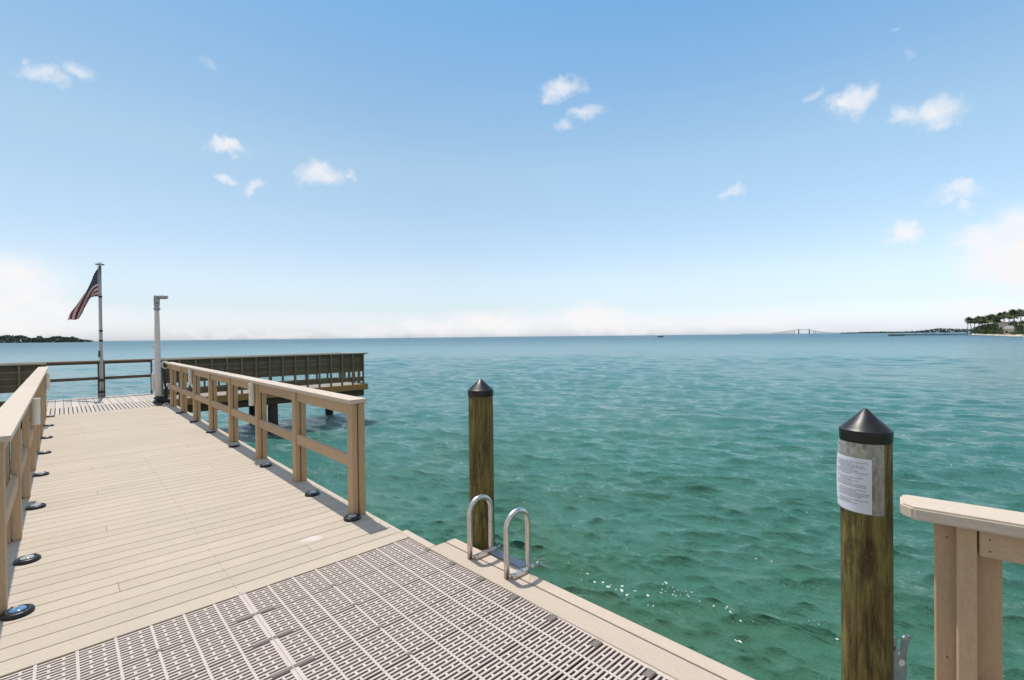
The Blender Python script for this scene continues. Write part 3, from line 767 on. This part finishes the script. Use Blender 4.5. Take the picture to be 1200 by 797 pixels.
# ------------------------------------------------------------------ mooring pilings
def piling(x, y, r, ztop, label, seed):
    root = thing('mooring_piling', label, 'piling', (x, y, WATER_Z), 'capped mooring pilings')
    m = M(); prof = [(r * (1.06 - 0.06 * (z + 3.2) / 4.4), z) for z in np.linspace(-3.2, ztop - 0.13, 34)]
    m.lathe(prof, (x, y, 0), 36, jit=0.012); m.build('pole', MAT['piling'], root)
    rc = r * 1.035
    m = M(); m.lathe([(rc - 0.004, ztop - 0.134), (rc, ztop - 0.132), (rc + 0.002, ztop - 0.089), (rc + 0.002, ztop - 0.0875), (rc + 0.0005, ztop - 0.086), (rc - 0.002, ztop - 0.0845), (rc * 0.9, ztop - 0.076), (rc * 0.5, ztop - 0.042), (0.008, ztop - 0.003), (0.0, ztop)], (x, y, 0), 40); m.build('cap', MAT['black'], root)
    return root
P1 = (2.44, 0.425); R1 = 0.088
p1 = piling(*P1, R1, 1.285, 'treated wood piling with black cone cap carrying the printed notice', 1)
P2 = (2.375, 2.87)
p2 = piling(*P2, 0.096, 1.275, 'treated wood piling with black cone cap standing behind the swim ladder', 2)
# galvanised bracket bolted to the near piling
m = M()
bc = Vector((P1[0], P1[1], 0)) + RT * (R1 + 0.004) - FW * 0.02
def bpt(u, z): p = bc + RT * u; return (p.x, p.y, z)
outline = [(0.0, -0.3), (0.055, -0.3), (0.06, 0.26), (0.078, 0.335), (0.066, 0.335), (0.062, 0.322), (0.054, 0.335), (0.046, 0.328), (0.036, 0.262), (0.02, 0.252), (0.019, 0.33), (0.0, 0.33)]
va = [m.bm.verts.new(bpt(*q)) for q in outline]; vb = [m.bm.verts.new(Vector(bpt(*q)) + FW * 0.008) for q in outline]
m.bm.faces.new(va); m.bm.faces.new(vb[::-1])
for i in range(len(va)): m.bm.faces.new([va[i], vb[i], vb[(i + 1) % len(va)], va[(i + 1) % len(va)]])
br = m.build('bracket', MAT['galv'], p1)
for z in (0.225, 0.11, 0.0):
    c0 = Vector(bpt(0.038, z)); M().tube([c0 - FW * 0.0015, c0 + FW * 0.001], 0.014, 16).build('bolt', MAT['whiteplastic'], br)
for z in (0.285, 0.05):
    c0 = Vector(bpt(0.010, z)); M().tube([c0 - FW * 0.012, c0], 0.008, 8).build('bolt', MAT['galv'], br)

# notice in a clear sleeve, wrapped on the near piling
toC = math.atan2(-P1[1], -P1[0])
def wrap(deg, z, rr):
    a = toC + R(deg)                                          # positive = picture right
    return (P1[0] + rr * math.cos(a), P1[1] + rr * math.sin(a), z)
def patch(d0, d1, z0, z1, r0, thick=0.0006, n=18, bulge=0.0, mz=6):
    m = M()
    def rr(d, z): return r0 + bulge * (max(0, (-(d) - 45) / 45.0)) * (0.4 + 0.6 * math.sin((z - z0) / (z1 - z0) * 3.0))
    for off, fl in ((0, False), (thick, True)):
        g = [[m.bm.verts.new(wrap(d0 + (d1 - d0) * i / n, z0 + (z1 - z0) * j / mz, rr(d0 + (d1 - d0) * i / n, z0 + (z1 - z0) * j / mz) + off)) for j in range(mz + 1)] for i in range(n + 1)]
        for i in range(n):
            for j in range(mz):
                f = m.bm.faces.new([g[i][j], g[i + 1][j], g[i + 1][j + 1], g[i][j + 1]]); f.smooth = True
    return m
nt_ = thing('notice', 'printed white notice in a clear plastic sleeve on the near capped piling', 'notice', wrap(-20, 0.87, R1))
patch(-88, 40, 0.865, 1.150, R1 + 0.0050, bulge=0.006).build('sleeve', MAT['sleeve'], nt_, normals=False)
pp = patch(-88, 12, 0.868, 1.090, R1 + 0.0065, bulge=0.006).build('paper', MAT['paper'], nt_, normals=False)
m = M(); z = 1.070
rr_ = random.Random(3)
def bl(d): return R1 + 0.0077 + 0.006 * max(0, (-d - 45) / 45.0) * 0.95
while z > 0.895:
    d0 = -76 + rr_.choice([0, 0, 0, 8, 14]); endd = rr_.choice([-6, -11, -20, -32, 0]); 
    if rr_.random() < 0.16: z -= 0.006
    while d0 < endd:
        w = rr_.uniform(3, 9); q = [wrap(d0, z, bl(d0)), wrap(d0 + w, z, bl(d0 + w)), wrap(d0 + w, z + 0.0032, bl(d0 + w)), wrap(d0, z + 0.0032, bl(d0))]
        m.quad(*q); d0 += w + 1.6
    z -= 0.0072
m.build('printed_lines', MAT['ink'], nt_, normals=False)
for (dg, z) in ((-70, 1.14), (33, 1.14), (-70, 0.872), (33, 0.872)):
    a = wrap(dg, z, R1 + 0.004); b2 = wrap(dg, z, R1 + 0.009); M().tube([a, b2], 0.0045, 8).build('tack', MAT['galv'], nt_)

# ------------------------------------------------------------------ swim ladder
ld = thing('swim_ladder', 'aluminium swim ladder with two looped handrails at the dock edge', 'ladder', (2.2, 2.5, 0))
def loop(y):
    xi, xo = 2.115, 2.315; r = 0.1; zt = 0.322
    path = [(xi, y, 0.004), (xi, y, 0.15), (xi, y, 0.3)] + [(xi + r - r * math.cos(a), y, zt + r * math.sin(a)) for a in np.linspace(0, math.pi, 17)] + [(xo, y, 0.3), (xo, y, 0.0), (xo, y, -0.6), (xo, y, -1.9)]
    M().tube(path, 0.0195, 16).build('handrail', MAT['steel'], ld)
    m = M(); m.hexa([(2.125, y - 0.055, 0.0045), (2.335, y - 0.055, 0.0045), (2.335, y - 0.021, 0.0045), (2.125, y - 0.021, 0.0045), (2.125, y - 0.055, 0.034), (2.335, y - 0.055, 0.034), (2.335, y - 0.021, 0.034), (2.125, y - 0.021, 0.034)], 0.004, 2)
    mp = m.build('mounting_bar', MAT['steel'], ld)
    for x in (2.145, 2.215): M().lathe([(0.009, 0.0345), (0.009, 0.041), (0.0, 0.043)], (x, y - 0.038, 0), 8).build('bolt', MAT['galv'], mp)
    M().tube([(2.33, y - 0.06, 0.03), (2.35, y - 0.065, 0.055)], 0.008, 8).build('pin', MAT['galv'], mp)
loop(2.695); loop(2.305)
for z in (0.012, -0.32, -0.62, -0.92, -1.22):
    M().box(2.268 if z > 0 else 2.285, 2.350, 2.326, 2.674, z - 0.028, z, 0.004).build('step', MAT['treadgrey'], ld)
m = M()
for k in range(7):
    a = k * 0.9; p0 = Vector((2.27, 2.255, 0.03)); e2 = p0 + Vector((0.10 * math.cos(a), -0.10 + 0.07 * math.sin(a), 0.03 + 0.05 * (k % 3)))
    m.tube([p0, p0.lerp(e2, 0.5) + Vector((0, 0, 0.03)), e2], 0.0016, 4)
m.build('wire_tie', MAT['galv'], ld)

# white flecks modelled in place of sun glints on the chop beside the dock
rnd = random.Random(8); m = M()
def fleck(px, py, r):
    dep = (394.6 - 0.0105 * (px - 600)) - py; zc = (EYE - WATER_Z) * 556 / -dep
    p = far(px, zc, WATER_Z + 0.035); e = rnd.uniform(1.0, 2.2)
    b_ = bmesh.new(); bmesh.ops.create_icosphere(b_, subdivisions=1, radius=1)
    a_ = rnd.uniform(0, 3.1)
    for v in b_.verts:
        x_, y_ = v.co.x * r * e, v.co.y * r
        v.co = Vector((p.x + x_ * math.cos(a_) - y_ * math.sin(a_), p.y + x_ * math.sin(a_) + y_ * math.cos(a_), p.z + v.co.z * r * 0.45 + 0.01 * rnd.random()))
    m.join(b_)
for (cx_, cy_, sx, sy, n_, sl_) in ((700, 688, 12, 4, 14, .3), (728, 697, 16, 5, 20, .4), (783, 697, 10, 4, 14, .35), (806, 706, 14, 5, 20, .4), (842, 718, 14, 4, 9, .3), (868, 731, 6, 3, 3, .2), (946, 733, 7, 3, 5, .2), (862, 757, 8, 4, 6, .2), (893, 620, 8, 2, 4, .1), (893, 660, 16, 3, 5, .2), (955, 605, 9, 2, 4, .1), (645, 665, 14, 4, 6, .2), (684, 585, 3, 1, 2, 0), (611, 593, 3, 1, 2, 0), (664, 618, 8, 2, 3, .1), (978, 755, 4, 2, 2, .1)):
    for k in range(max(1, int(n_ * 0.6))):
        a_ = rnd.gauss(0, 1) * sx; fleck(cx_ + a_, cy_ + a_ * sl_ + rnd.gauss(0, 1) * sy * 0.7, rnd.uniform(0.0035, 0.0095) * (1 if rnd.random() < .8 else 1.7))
setp(m.build('foam_glint', MAT['foam_glint']), 'scattered white flecks imitating sun glints on the green water beside the dock', 'foam_glint', kind='stuff')

# ------------------------------------------------------------------ far shores
# wooded island far to the left
m = M(); n_ = 40
def isl(u): return far(-620 + 735 * u, 1300)
a = [m.bm.verts.new((*isl(i / n_).xy, WATER_Z - 1)) for i in range(n_ + 1)]
b2 = [m.bm.verts.new((*(isl(i / n_) + FW * 60).xy, WATER_Z + 2.0 * math.sin(math.pi * min(1, i / n_ * 0.5 + 0.5)) + 0.2)) for i in range(n_ + 1)]
c2 = [m.bm.verts.new((*(isl(i / n_) + FW * 400).xy, WATER_Z - 1)) for i in range(n_ + 1)]
for r1_, r2_ in ((a, b2), (b2, c2)):
    for i in range(n_): m.bm.faces.new([r1_[i], r1_[i + 1], r2_[i + 1], r2_[i]])
setp(m.build('island', MAT['darkground']), kind='structure')
def clump(m, c, sz, rnd, flat=0.7):
    ax = Vector((rnd.gauss(0, 1), rnd.gauss(0, 1), rnd.gauss(0, 1) + 0.5)).normalized(); u = ax.orthogonal().normalized(); w = ax.cross(u)
    ang = rnd.uniform(0, 6.28); u2 = u * math.cos(ang) + w * math.sin(ang); w2 = ax.cross(u2)
    s1 = sz * rnd.uniform(0.6, 1.2); s2 = sz * rnd.uniform(0.4, 0.9)
    m.quad(c - u2 * s1, c - w2 * s2, c + u2 * s1, c + w2 * s2)
rnd = random.Random(5); m = M()
for k in range(13000):
    u = rnd.random() ** 0.8; px = -600 + 708 * u
    dep = 1310 + rnd.random() * 90
    hmax = 15.5 + 3.0 * math.sin(px * 0.11) + 2.5 * math.sin(px * 0.047 + 1) + 1.5 * math.sin(px * 0.31) + (4 if abs(px - 47) < 3 else 0)
    hmax *= min(1.0, max(0.15, (109 - px) / 22.0)) ** 0.7
    p = far(px, dep); p.z = WATER_Z + rnd.random() ** 0.75 * hmax
    clump(m, p, 3.4, rnd)
setp(m.build('wood', MAT['farleaf'], normals=False), 'dark wooded island low on the horizon at the left', 'wood', kind='stuff')
# low distant shore right of centre
rnd = random.Random(9); m = M()
for k in range(3500):
    px = 985 + 330 * rnd.random(); dep = 4200 + rnd.random() * 150
    hh = 14 + 6 * math.sin(px * 0.07) + (16 * min(1, max(0, (px - 1080) / 20.0)))
    hh *= min(1, max(0.25, (px - 985) / 60))
    p = far(px, dep); p.z = WATER_Z + rnd.random() * hh; clump(m, p, 9, rnd)
setp(m.build('wood', MAT['farleaf'], normals=False), 'low hazy line of trees on the horizon behind the far pier', 'wood', kind='stuff')

# long road bridge on the horizon
BZ = 5200
br = thing('bridge', 'long humped road bridge with two pylons on the hazy horizon', 'bridge', far(940, BZ))
def bh(px): return 4 + 40 * math.exp(-((px - 938) / 24.0) ** 2)
m = M(); prev = None
def deckpt(px, dz, off): p = far(px, BZ + off); p.z = WATER_Z + bh(px) + dz; return p
xs = np.linspace(868, 1010, 60)
rows = [[m.bm.verts.new(deckpt(x, dz, off)) for dz, off in ((0, 0), (3.5, 0), (3.5, 20), (0, 20))] for x in xs]
for a, b2 in zip(rows, rows[1:]):
    for k in range(4): m.bm.faces.new([a[k], b2[k], b2[(k + 1) % 4], a[(k + 1) % 4]])
m.build('deck', MAT['hazed_concrete'], br)
for px in list(np.arange(905, 932, 2.6)) + list(np.arange(953, 985, 2.6)):
    p = far(px, BZ + 5); M().box(p.x - 3, p.x + 3, p.y - 3, p.y + 3, WATER_Z - 2, WATER_Z + bh(px) - 0.2).build('pier', MAT['hazed_concrete'], br)
for px in (936, 948.5):
    p = far(px, BZ + 10); m = M(); m.lathe([(7, WATER_Z - 2), (6, WATER_Z + bh(px) + 2), (2.2, WATER_Z + 62)], (p.x, p.y, 0), 10)
    m.build('pylon', MAT['hazed_concrete'], br)
    m = M()
    for k in range(1, 6):
        for s in (-1, 1):
            e0 = far(px, BZ + 10); e0.z = WATER_Z + 60 - k * 2.4; e1 = far(px + s * k * 1.9, BZ + 10); e1.z = WATER_Z + bh(px + s * k * 1.9) + 3.6
            m.tube([e0, e1], 0.35, 4)
    m.build('stay_cables', MAT['hazed_concrete'], br)

# boats
def boat(name, loc, ln, head, label, hull, cabin=True, sail=False):
    root = thing(name, label, 'boat', loc)
    dx = Vector((math.cos(head), math.sin(head), 0)); dy = Vector((-dx.y, dx.x, 0)); w = ln * 0.15
    m = M(); secs = []
    for u, ww, zz in ((-0.5, 0.9, 0.0), (-0.1, 1.0, 0.05), (0.25, 0.8, 0.18), (0.5, 0.04, 0.42)):
        c = Vector(loc) + dx * u * ln
        secs.append([m.bm.verts.new(c + dy * ww * w * sgn * f + UP * (z * ln * 0.13 + zz * ln * 0.08)) for sgn, f, z in ((-1, 1, 1), (-1, .6, -.4), (1, .6, -.4), (1, 1, 1))])
    for a, b2 in zip(secs, secs[1:]):
        for k in range(4): m.bm.faces.new([a[k], b2[k], b2[(k + 1) % 4], a[(k + 1) % 4]])
    m.bm.faces.new(secs[0]); m.bm.faces.new(secs[-1][::-1]); m.build('hull', hull, root)
    if cabin:
        m = M(); c = Vector(loc) + dx * ln * 0.0
        cs = [c + dx * a * ln + dy * b2 * w + UP * z * ln for z in (0.125, 0.27) for a, b2 in ((-0.15, -0.6), (0.12 - (z - .125), -0.6), (0.12 - (z - .125), 0.6), (-0.15, 0.6))]
        m.hexa(cs); m.build('cabin', MAT['hull'], root)
        m = M(); c3 = c + dx * (-0.02 * ln); m.hexa([c3 + dx * a * ln + dy * b2 * w + UP * z * ln for z in (0.275, 0.295) for a, b2 in ((-0.17, -0.7), (0.12, -0.7), (0.12, 0.7), (-0.17, 0.7))]); m.build('roof', hull, root)
    if sail:
        m = M(); c = Vector(loc) + dx * 0.05 * ln; m.tube([c + UP * 0.12 * ln, c + UP * 1.25 * ln], 0.012 * ln, 6); m.build('mast', MAT['hull'], root)
        m = M(); q = [c + UP * 0.3 * ln, c + UP * 1.2 * ln, c - dx * 0.42 * ln + UP * 0.3 * ln]
        m.poly(q); m.poly([p + dy * 0.02 * ln for p in q][::-1]); m.build('sail', MAT['hull'], root, normals=False)
    return root
hd = math.atan2(RT.y, RT.x)
boat('speedboat', far(774, 640, WATER_Z + 0.1), 9.0, hd + 0.15, 'dark speedboat trailing a white wake near the horizon', MAT['hulldark'])
boat('sailboat', far(270, 2300, WATER_Z + 0.1), 12.0, hd - 0.6, 'tiny sailboat far out above the flagpole side of the bay', MAT['hull'], False, True)
boat('motorboat', far(479, 1700, WATER_Z + 0.1), 13.0, hd + 0.3, 'tiny pale motorboat on the horizon right of the platform', MAT['hull'])
rnd = random.Random(4); m = M()
for k in range(260):
    u = rnd.random(); p = far(768 - 42 * u, 640 + rnd.uniform(-2.5, 2.5) * (0.3 + u), WATER_Z + 0.12 + 0.30 * rnd.random() * (1 - u * 0.6)); clump(m, p, 0.55, rnd)
setp(m.build('wake', MAT['foam_glint'], normals=False), 'thin white wake trailing behind the speedboat', 'wake', kind='stuff')

# ------------------------------------------------------------------ right shore
shore_px = [(1340, 130), (1270, 175), (1225, 215), (1200, 245), (1178, 290), (1160, 345), (1145, 410), (1134, 480), (1130, 540), (1150, 640), (1260, 800), (1500, 900)]
sp = [far(a, b2) for a, b2 in shore_px] + [far(1900, 500), far(1900, 150)]
cen = far(1400, 420)
m = M(); rings = []
for f, z in ((1.0, -0.6), (0.985, 0.35), (0.955, 0.9), (0.93, 1.1), (0.5, 1.7)):
    rings.append([m.bm.verts.new((*(cen.lerp(p, f)).xy, WATER_Z + z)) for p in sp])
for ri, (a, b2) in enumerate(zip(rings, rings[1:])):
    for k in range(len(a)):
        f = m.bm.faces.new([a[k], a[(k + 1) % len(a)], b2[(k + 1) % len(a)], b2[k]]); f.material_index = 0 if ri < 3 else 1
f = m.bm.faces.new(rings[-1]); f.material_index = 1
setp(m.build('beach', [MAT['sand'], MAT['lawn']]), kind='structure')
GZ = WATER_Z + 1.1

def palm_proto(seed, h):
    rnd = random.Random(seed)
    root = thing('palm_tree', '', 'palm tree', (0, 0, 0))
    lean = Vector((rnd.uniform(-0.6, 0.6), rnd.uniform(-0.6, 0.6), 0))
    path = [lean * (u ** 2) + UP * (h * u) for u in np.linspace(0, 1, 8)]
    M().tube(path, [0.36, 0.28, 0.25, 0.23, 0.22, 0.22, 0.22, 0.26], 8).build('trunk', MAT['bark'], root)
    m = M(); top = path[-1]
    for k in range(46):
        a = k * 2.399 + rnd.uniform(-.2, .2); el_ = R(rnd.uniform(-50, 75)); ln = rnd.uniform(2.2, 3.0)
        dirv = Vector((math.cos(a) * math.cos(el_), math.sin(a) * math.cos(el_), math.sin(el_)))
        side = Vector((-math.sin(a), math.cos(a), 0)); p = top + dirv * 0.2; nseg = 9
        for s_ in range(nseg):
            u = s_ / nseg; v = (dirv + Vector((0, 0, -1.15 * u * u - 0.15 * u))).normalized(); q = p + v * ln / nseg
            lw = 1.15 * math.sin(math.pi * min(1, 0.12 + u * 0.9)) + 0.08
            for sg in (-1, 1):
                tip = p + side * sg * lw + v * 0.35 - UP * (0.30 * lw + rnd.uniform(0, .12))
                m.poly([p, q, tip.lerp(q, 0.12) + v * 0.05, tip])
            p = q
    m.build('crown', MAT['palm'], root, normals=False)
    return root
def tree_proto(name, seed, h, w, mat, trunk=True):
    rnd = random.Random(seed)
    root = thing(name, '', 'tree' if trunk else 'shrub', (0, 0, 0))
    m = M(); z0 = h * 0.35 if trunk else 0.1
    if trunk:
        m.tube([(0, 0, 0), (0.1, 0.05, h * 0.25), (0, 0.1, h * 0.5)], [0.35, 0.26, 0.14], 8)
        for k in range(5):
            a = k * 1.26; m.tube([(0, 0.05, h * 0.3), (math.cos(a) * w * .3, math.sin(a) * w * .3, h * 0.55), (math.cos(a) * w * .6, math.sin(a) * w * .6, h * .75)], [0.16, 0.1, 0.04], 6)
    else:
        for k in range(4):
            a = k * 1.57; m.tube([(0, 0, 0), (math.cos(a) * w * .3, math.sin(a) * w * .3, h * 0.5)], [0.06, 0.03], 5)
    m.build('trunk' if trunk else 'stem', MAT['bark'], root)
    m = M(); cl = []
    for k in range(14):
        a = rnd.uniform(0, 6.28); rr = w * math.sqrt(rnd.random()) * 0.75; cl.append((Vector((rr * math.cos(a), rr * math.sin(a), z0 + (h - z0) * rnd.uniform(0.15, 0.85) * (1 - 0.25 * rr / w))), w * rnd.uniform(0.28, 0.45)))
    for c, r0 in cl:
        for k in range(75):
            v = Vector((rnd.gauss(0, 1), rnd.gauss(0, 1), rnd.gauss(0, 0.75))).normalized() * r0 * rnd.uniform(0.55, 1.05)
            clump(m, c + v, 0.34 if trunk else 0.2, rnd)
    m.build('crown' if trunk else 'foliage', mat, root, normals=False)
    return root

pp1 = palm_proto(1, 11.5); pp2 = palm_proto(2, 9.5); pp3 = palm_proto(3, 8.0)
def place(proto, px, zc, label, group, sc=1.0, used=[]):
    loc = far(px, zc, GZ - 0.1); rz = random.uniform(0, 6.28)
    if proto in used:
        return dup(proto, loc, rz, sc, label, group)
    used.append(proto); proto.location = loc; proto.rotation_euler = (0, 0, rz); proto.scale = (sc,) * 3; proto['label'] = label
    if group: proto['group'] = group
PG = 'palms on the beach point'
GROVE = 'feathery palm tree crowded into the grove on the beach point'
PS = 1.22
place(pp1, 1134, 470, 'outermost tall palm standing free at the tip of the beach point', PG, 1.0 * PS)
place(pp2, 1138.5, 440, 'slim palm beside the outermost one, with sky showing under its crown', PG, 1.08 * PS)
for (px, zc, pr, s) in ((1142, 452, 1, 1.1), (1147, 430, 0, .98), (1151, 440, 2, 1.2), (1155, 400, 1, 1.05), (1158, 425, 0, 1.05), (1162, 380, 1, 1.0), (1165, 405, 0, 1.02), (1168, 360, 2, 1.1), (1171, 390, 0, 1.05), (1148, 470, 1, 1.15), (1176, 400, 0, 1.12), (1182, 420, 0, 1.15), (1204, 330, 0, 1.1), (1196, 380, 0, 1.2), (1215, 290, 1, 1.1), (1235, 280, 0, 1.0)):
    place((pp1, pp2, pp3)[pr], px, zc, GROVE, PG, s * PS)
place(pp2, 1189.5, 262, 'broad dark palm standing alone in front of the shore houses', PG, 0.98 * PS)
tp = tree_proto('broadleaf_tree', 21, 8.5, 4.2, MAT['leaf']); tq = tree_proto('shrub', 22, 3.2, 2.6, MAT['leaflight'], False); tr = tree_proto('shrub', 23, 3.6, 2.8, MAT['leaf'], False)
TG = 'leafy trees behind the beach'
for (px, zc, s) in ((1153, 420, .75), (1157, 392, .7), (1163, 375, .7), (1168, 470, 1.15), (1178, 460, 1.3), (1188, 440, 1.35), (1199, 400, 1.3), (1172, 372, .62), (1210, 420, 1.4), (1225, 380, 1.4), (1147, 450, .85), (1250, 350, 1.4), (1144, 462, .8), (1150, 432, .9), (1155, 405, .95), (1160, 392, .95), (1165, 400, 1.05), (1170, 395, 1.0), (1158, 440, 1.1), (1166, 352, .6), (1173, 335, .5), (1190, 330, .8), (1196, 312, .7)):
    place(tp, px, zc, 'bushy green tree filling the grove behind the beach', TG, s)
SG = 'shrubs along the top of the beach'
for (px, zc, pr, s) in ((1143, 432, 1, 1), (1148, 405, 1, 1), (1153, 378, 0, 1.), (1158, 355, 1, 1), (1163, 345, 0, .9), (1167, 325, 1, .9), (1171, 312, 0, .8), (1176, 303, 0, .7), (1186, 282, 0, .6), (1193, 268, 1, .6), (1198, 262, 0, .7), (1204, 255, 0, .7), (1150, 415, 1, 1.1), (1160, 375, 1, 1.2)):
    place((tq, tr)[pr], px, zc, 'low light green shrub on the sand edge' if pr == 0 else 'low dark green shrub at the foot of the palm grove', SG, s)

def house(px, zc, w, dp, h, wallm, roofm, label, flat=False):
    base = far(px, zc, GZ - 0.15); root = thing('house', label, 'house', base)
    ay = Vector((base.x, base.y, 0)).normalized(); ax = Vector((ay.y, -ay.x, 0))
    def pt(u, v, z): p = base + ax * u + ay * v; return (p.x, p.y, base.z + z)
    def bb(m, u0, u1, v0, v1, z0, z1): m.hexa([pt(u0, v0, z0), pt(u1, v0, z0), pt(u1, v1, z0), pt(u0, v1, z0), pt(u0, v0, z1), pt(u1, v0, z1), pt(u1, v1, z1), pt(u0, v1, z1)])
    m = M(); bb(m, -w / 2, w / 2, 0, dp, 0, h); m.build('wall', wallm, root)
    m = M(); o = 0.5
    if flat: bb(m, -w / 2 - o, w / 2 + o, -o, dp + o, h + 0.003, h + 0.4)
    else:
        e = [pt(-w / 2 - o, -o, h + .003), pt(w / 2 + o, -o, h + .003), pt(w / 2 + o, dp + o, h + .003), pt(-w / 2 - o, dp + o, h + .003)]
        r0, r1 = pt(-w / 4, dp / 2, h + 2.0), pt(w / 4, dp / 2, h + 2.0)
        m.poly([e[0], e[1], r1, r0]); m.poly([e[2], e[3], r0, r1]); m.poly([e[1], e[2], r1]); m.poly([e[3], e[0], r0]); m.poly(e[::-1])
    m.build('roof', roofm, root)
    ns = max(1, int(h // 2.8)); nw = max(2, int(w // 2.4))
    for s_ in range(ns):
        for k in range(nw):
            u = -w / 2 + w * (k + 0.5) / nw; z = 0.9 + s_ * 2.9
            m = M()
            if s_ == 0 and k == nw // 2: bb(m, u - 0.5, u + 0.5, -0.05, 0.03, 0.02, 2.1); m.build('door', MAT['hull'], root)
            else: bb(m, u - 0.6, u + 0.6, -0.04, 0.03, z, z + 1.3); m.build('window', MAT['glass'], root)
    return root
house(1183, 300, 5.0, 5, 3.6, MAT['stucco'], MAT['roofg'], 'small pale house with grey roof between the grove and the lone palm')
house(1176, 345, 5.0, 6, 8.2, MAT['stucco'], MAT['roofg'], 'tall narrow cream house rising behind the small pale house', True)
house(1214, 285, 10.0, 9, 6.2, MAT['stuccop'], MAT['rooft'], 'pinkish house with tiled roof at the right edge of the shore')

# long fishing pier reaching out from that shore
pr_ = thing('pier', 'long low dark timber pier reaching out from the palm shore', 'pier', far(1090, 360))
PZ = 365
def pz(px): return PZ + (px - 1043) * 0.25
m = M()
for (a, b2, zz, th_) in ((1043, 1060, 0.5, 1.0), (1060, 1139, 0.85, 0.55)):
    p0, p1_ = far(a, pz(a)), far(b2, pz(b2))
    w2 = FW * 2.2
    m.hexa([(*p0.xy, WATER_Z + zz), (*p1_.xy, WATER_Z + zz), (*(p1_ + w2).xy, WATER_Z + zz), (*(p0 + w2).xy, WATER_Z + zz), (*p0.xy, WATER_Z + zz + th_), (*p1_.xy, WATER_Z + zz + th_), (*(p1_ + w2).xy, WATER_Z + zz + th_), (*(p0 + w2).xy, WATER_Z + zz + th_)])
m.build('deck', MAT['pile'], pr_)
rnd = random.Random(2)
for px in np.arange(1044, 1138, 2.9):
    for off in (0.2, 2.0):
        p = far(px, pz(px) + off); M().lathe([(0.2, WATER_Z - 2), (0.19, WATER_Z + (3.6 if abs(px - 1107) < 1.5 else 2.2 if rnd.random() < 0.25 else 0.84 if px > 1060 else 0.49))], (p.x, p.y, 0), 7).build('piling', MAT['pile'], pr_)

# ------------------------------------------------------------------ air
HAZE = True
if HAZE:
    m = M(); m.box(-46000, 46000, -46000, 46000, WATER_Z - 4.5, 66); 
    hm = bpy.data.materials.new('haze'); hm.use_nodes = True; tt = hm.node_tree
    tt.nodes.remove(tt.nodes['Principled BSDF'])
    v = tt.nodes.new('ShaderNodeVolumePrincipled'); v.inputs['Color'].default_value = (0.90, 0.95, 1.0, 1); v.inputs['Density'].default_value = 0.000008; v.inputs['Anisotropy'].default_value = 0.3
    tt.links.new(v.outputs[0], tt.nodes['Material Output'].inputs['Volume'])
    setp(m.build('haze', hm), kind='stuff')
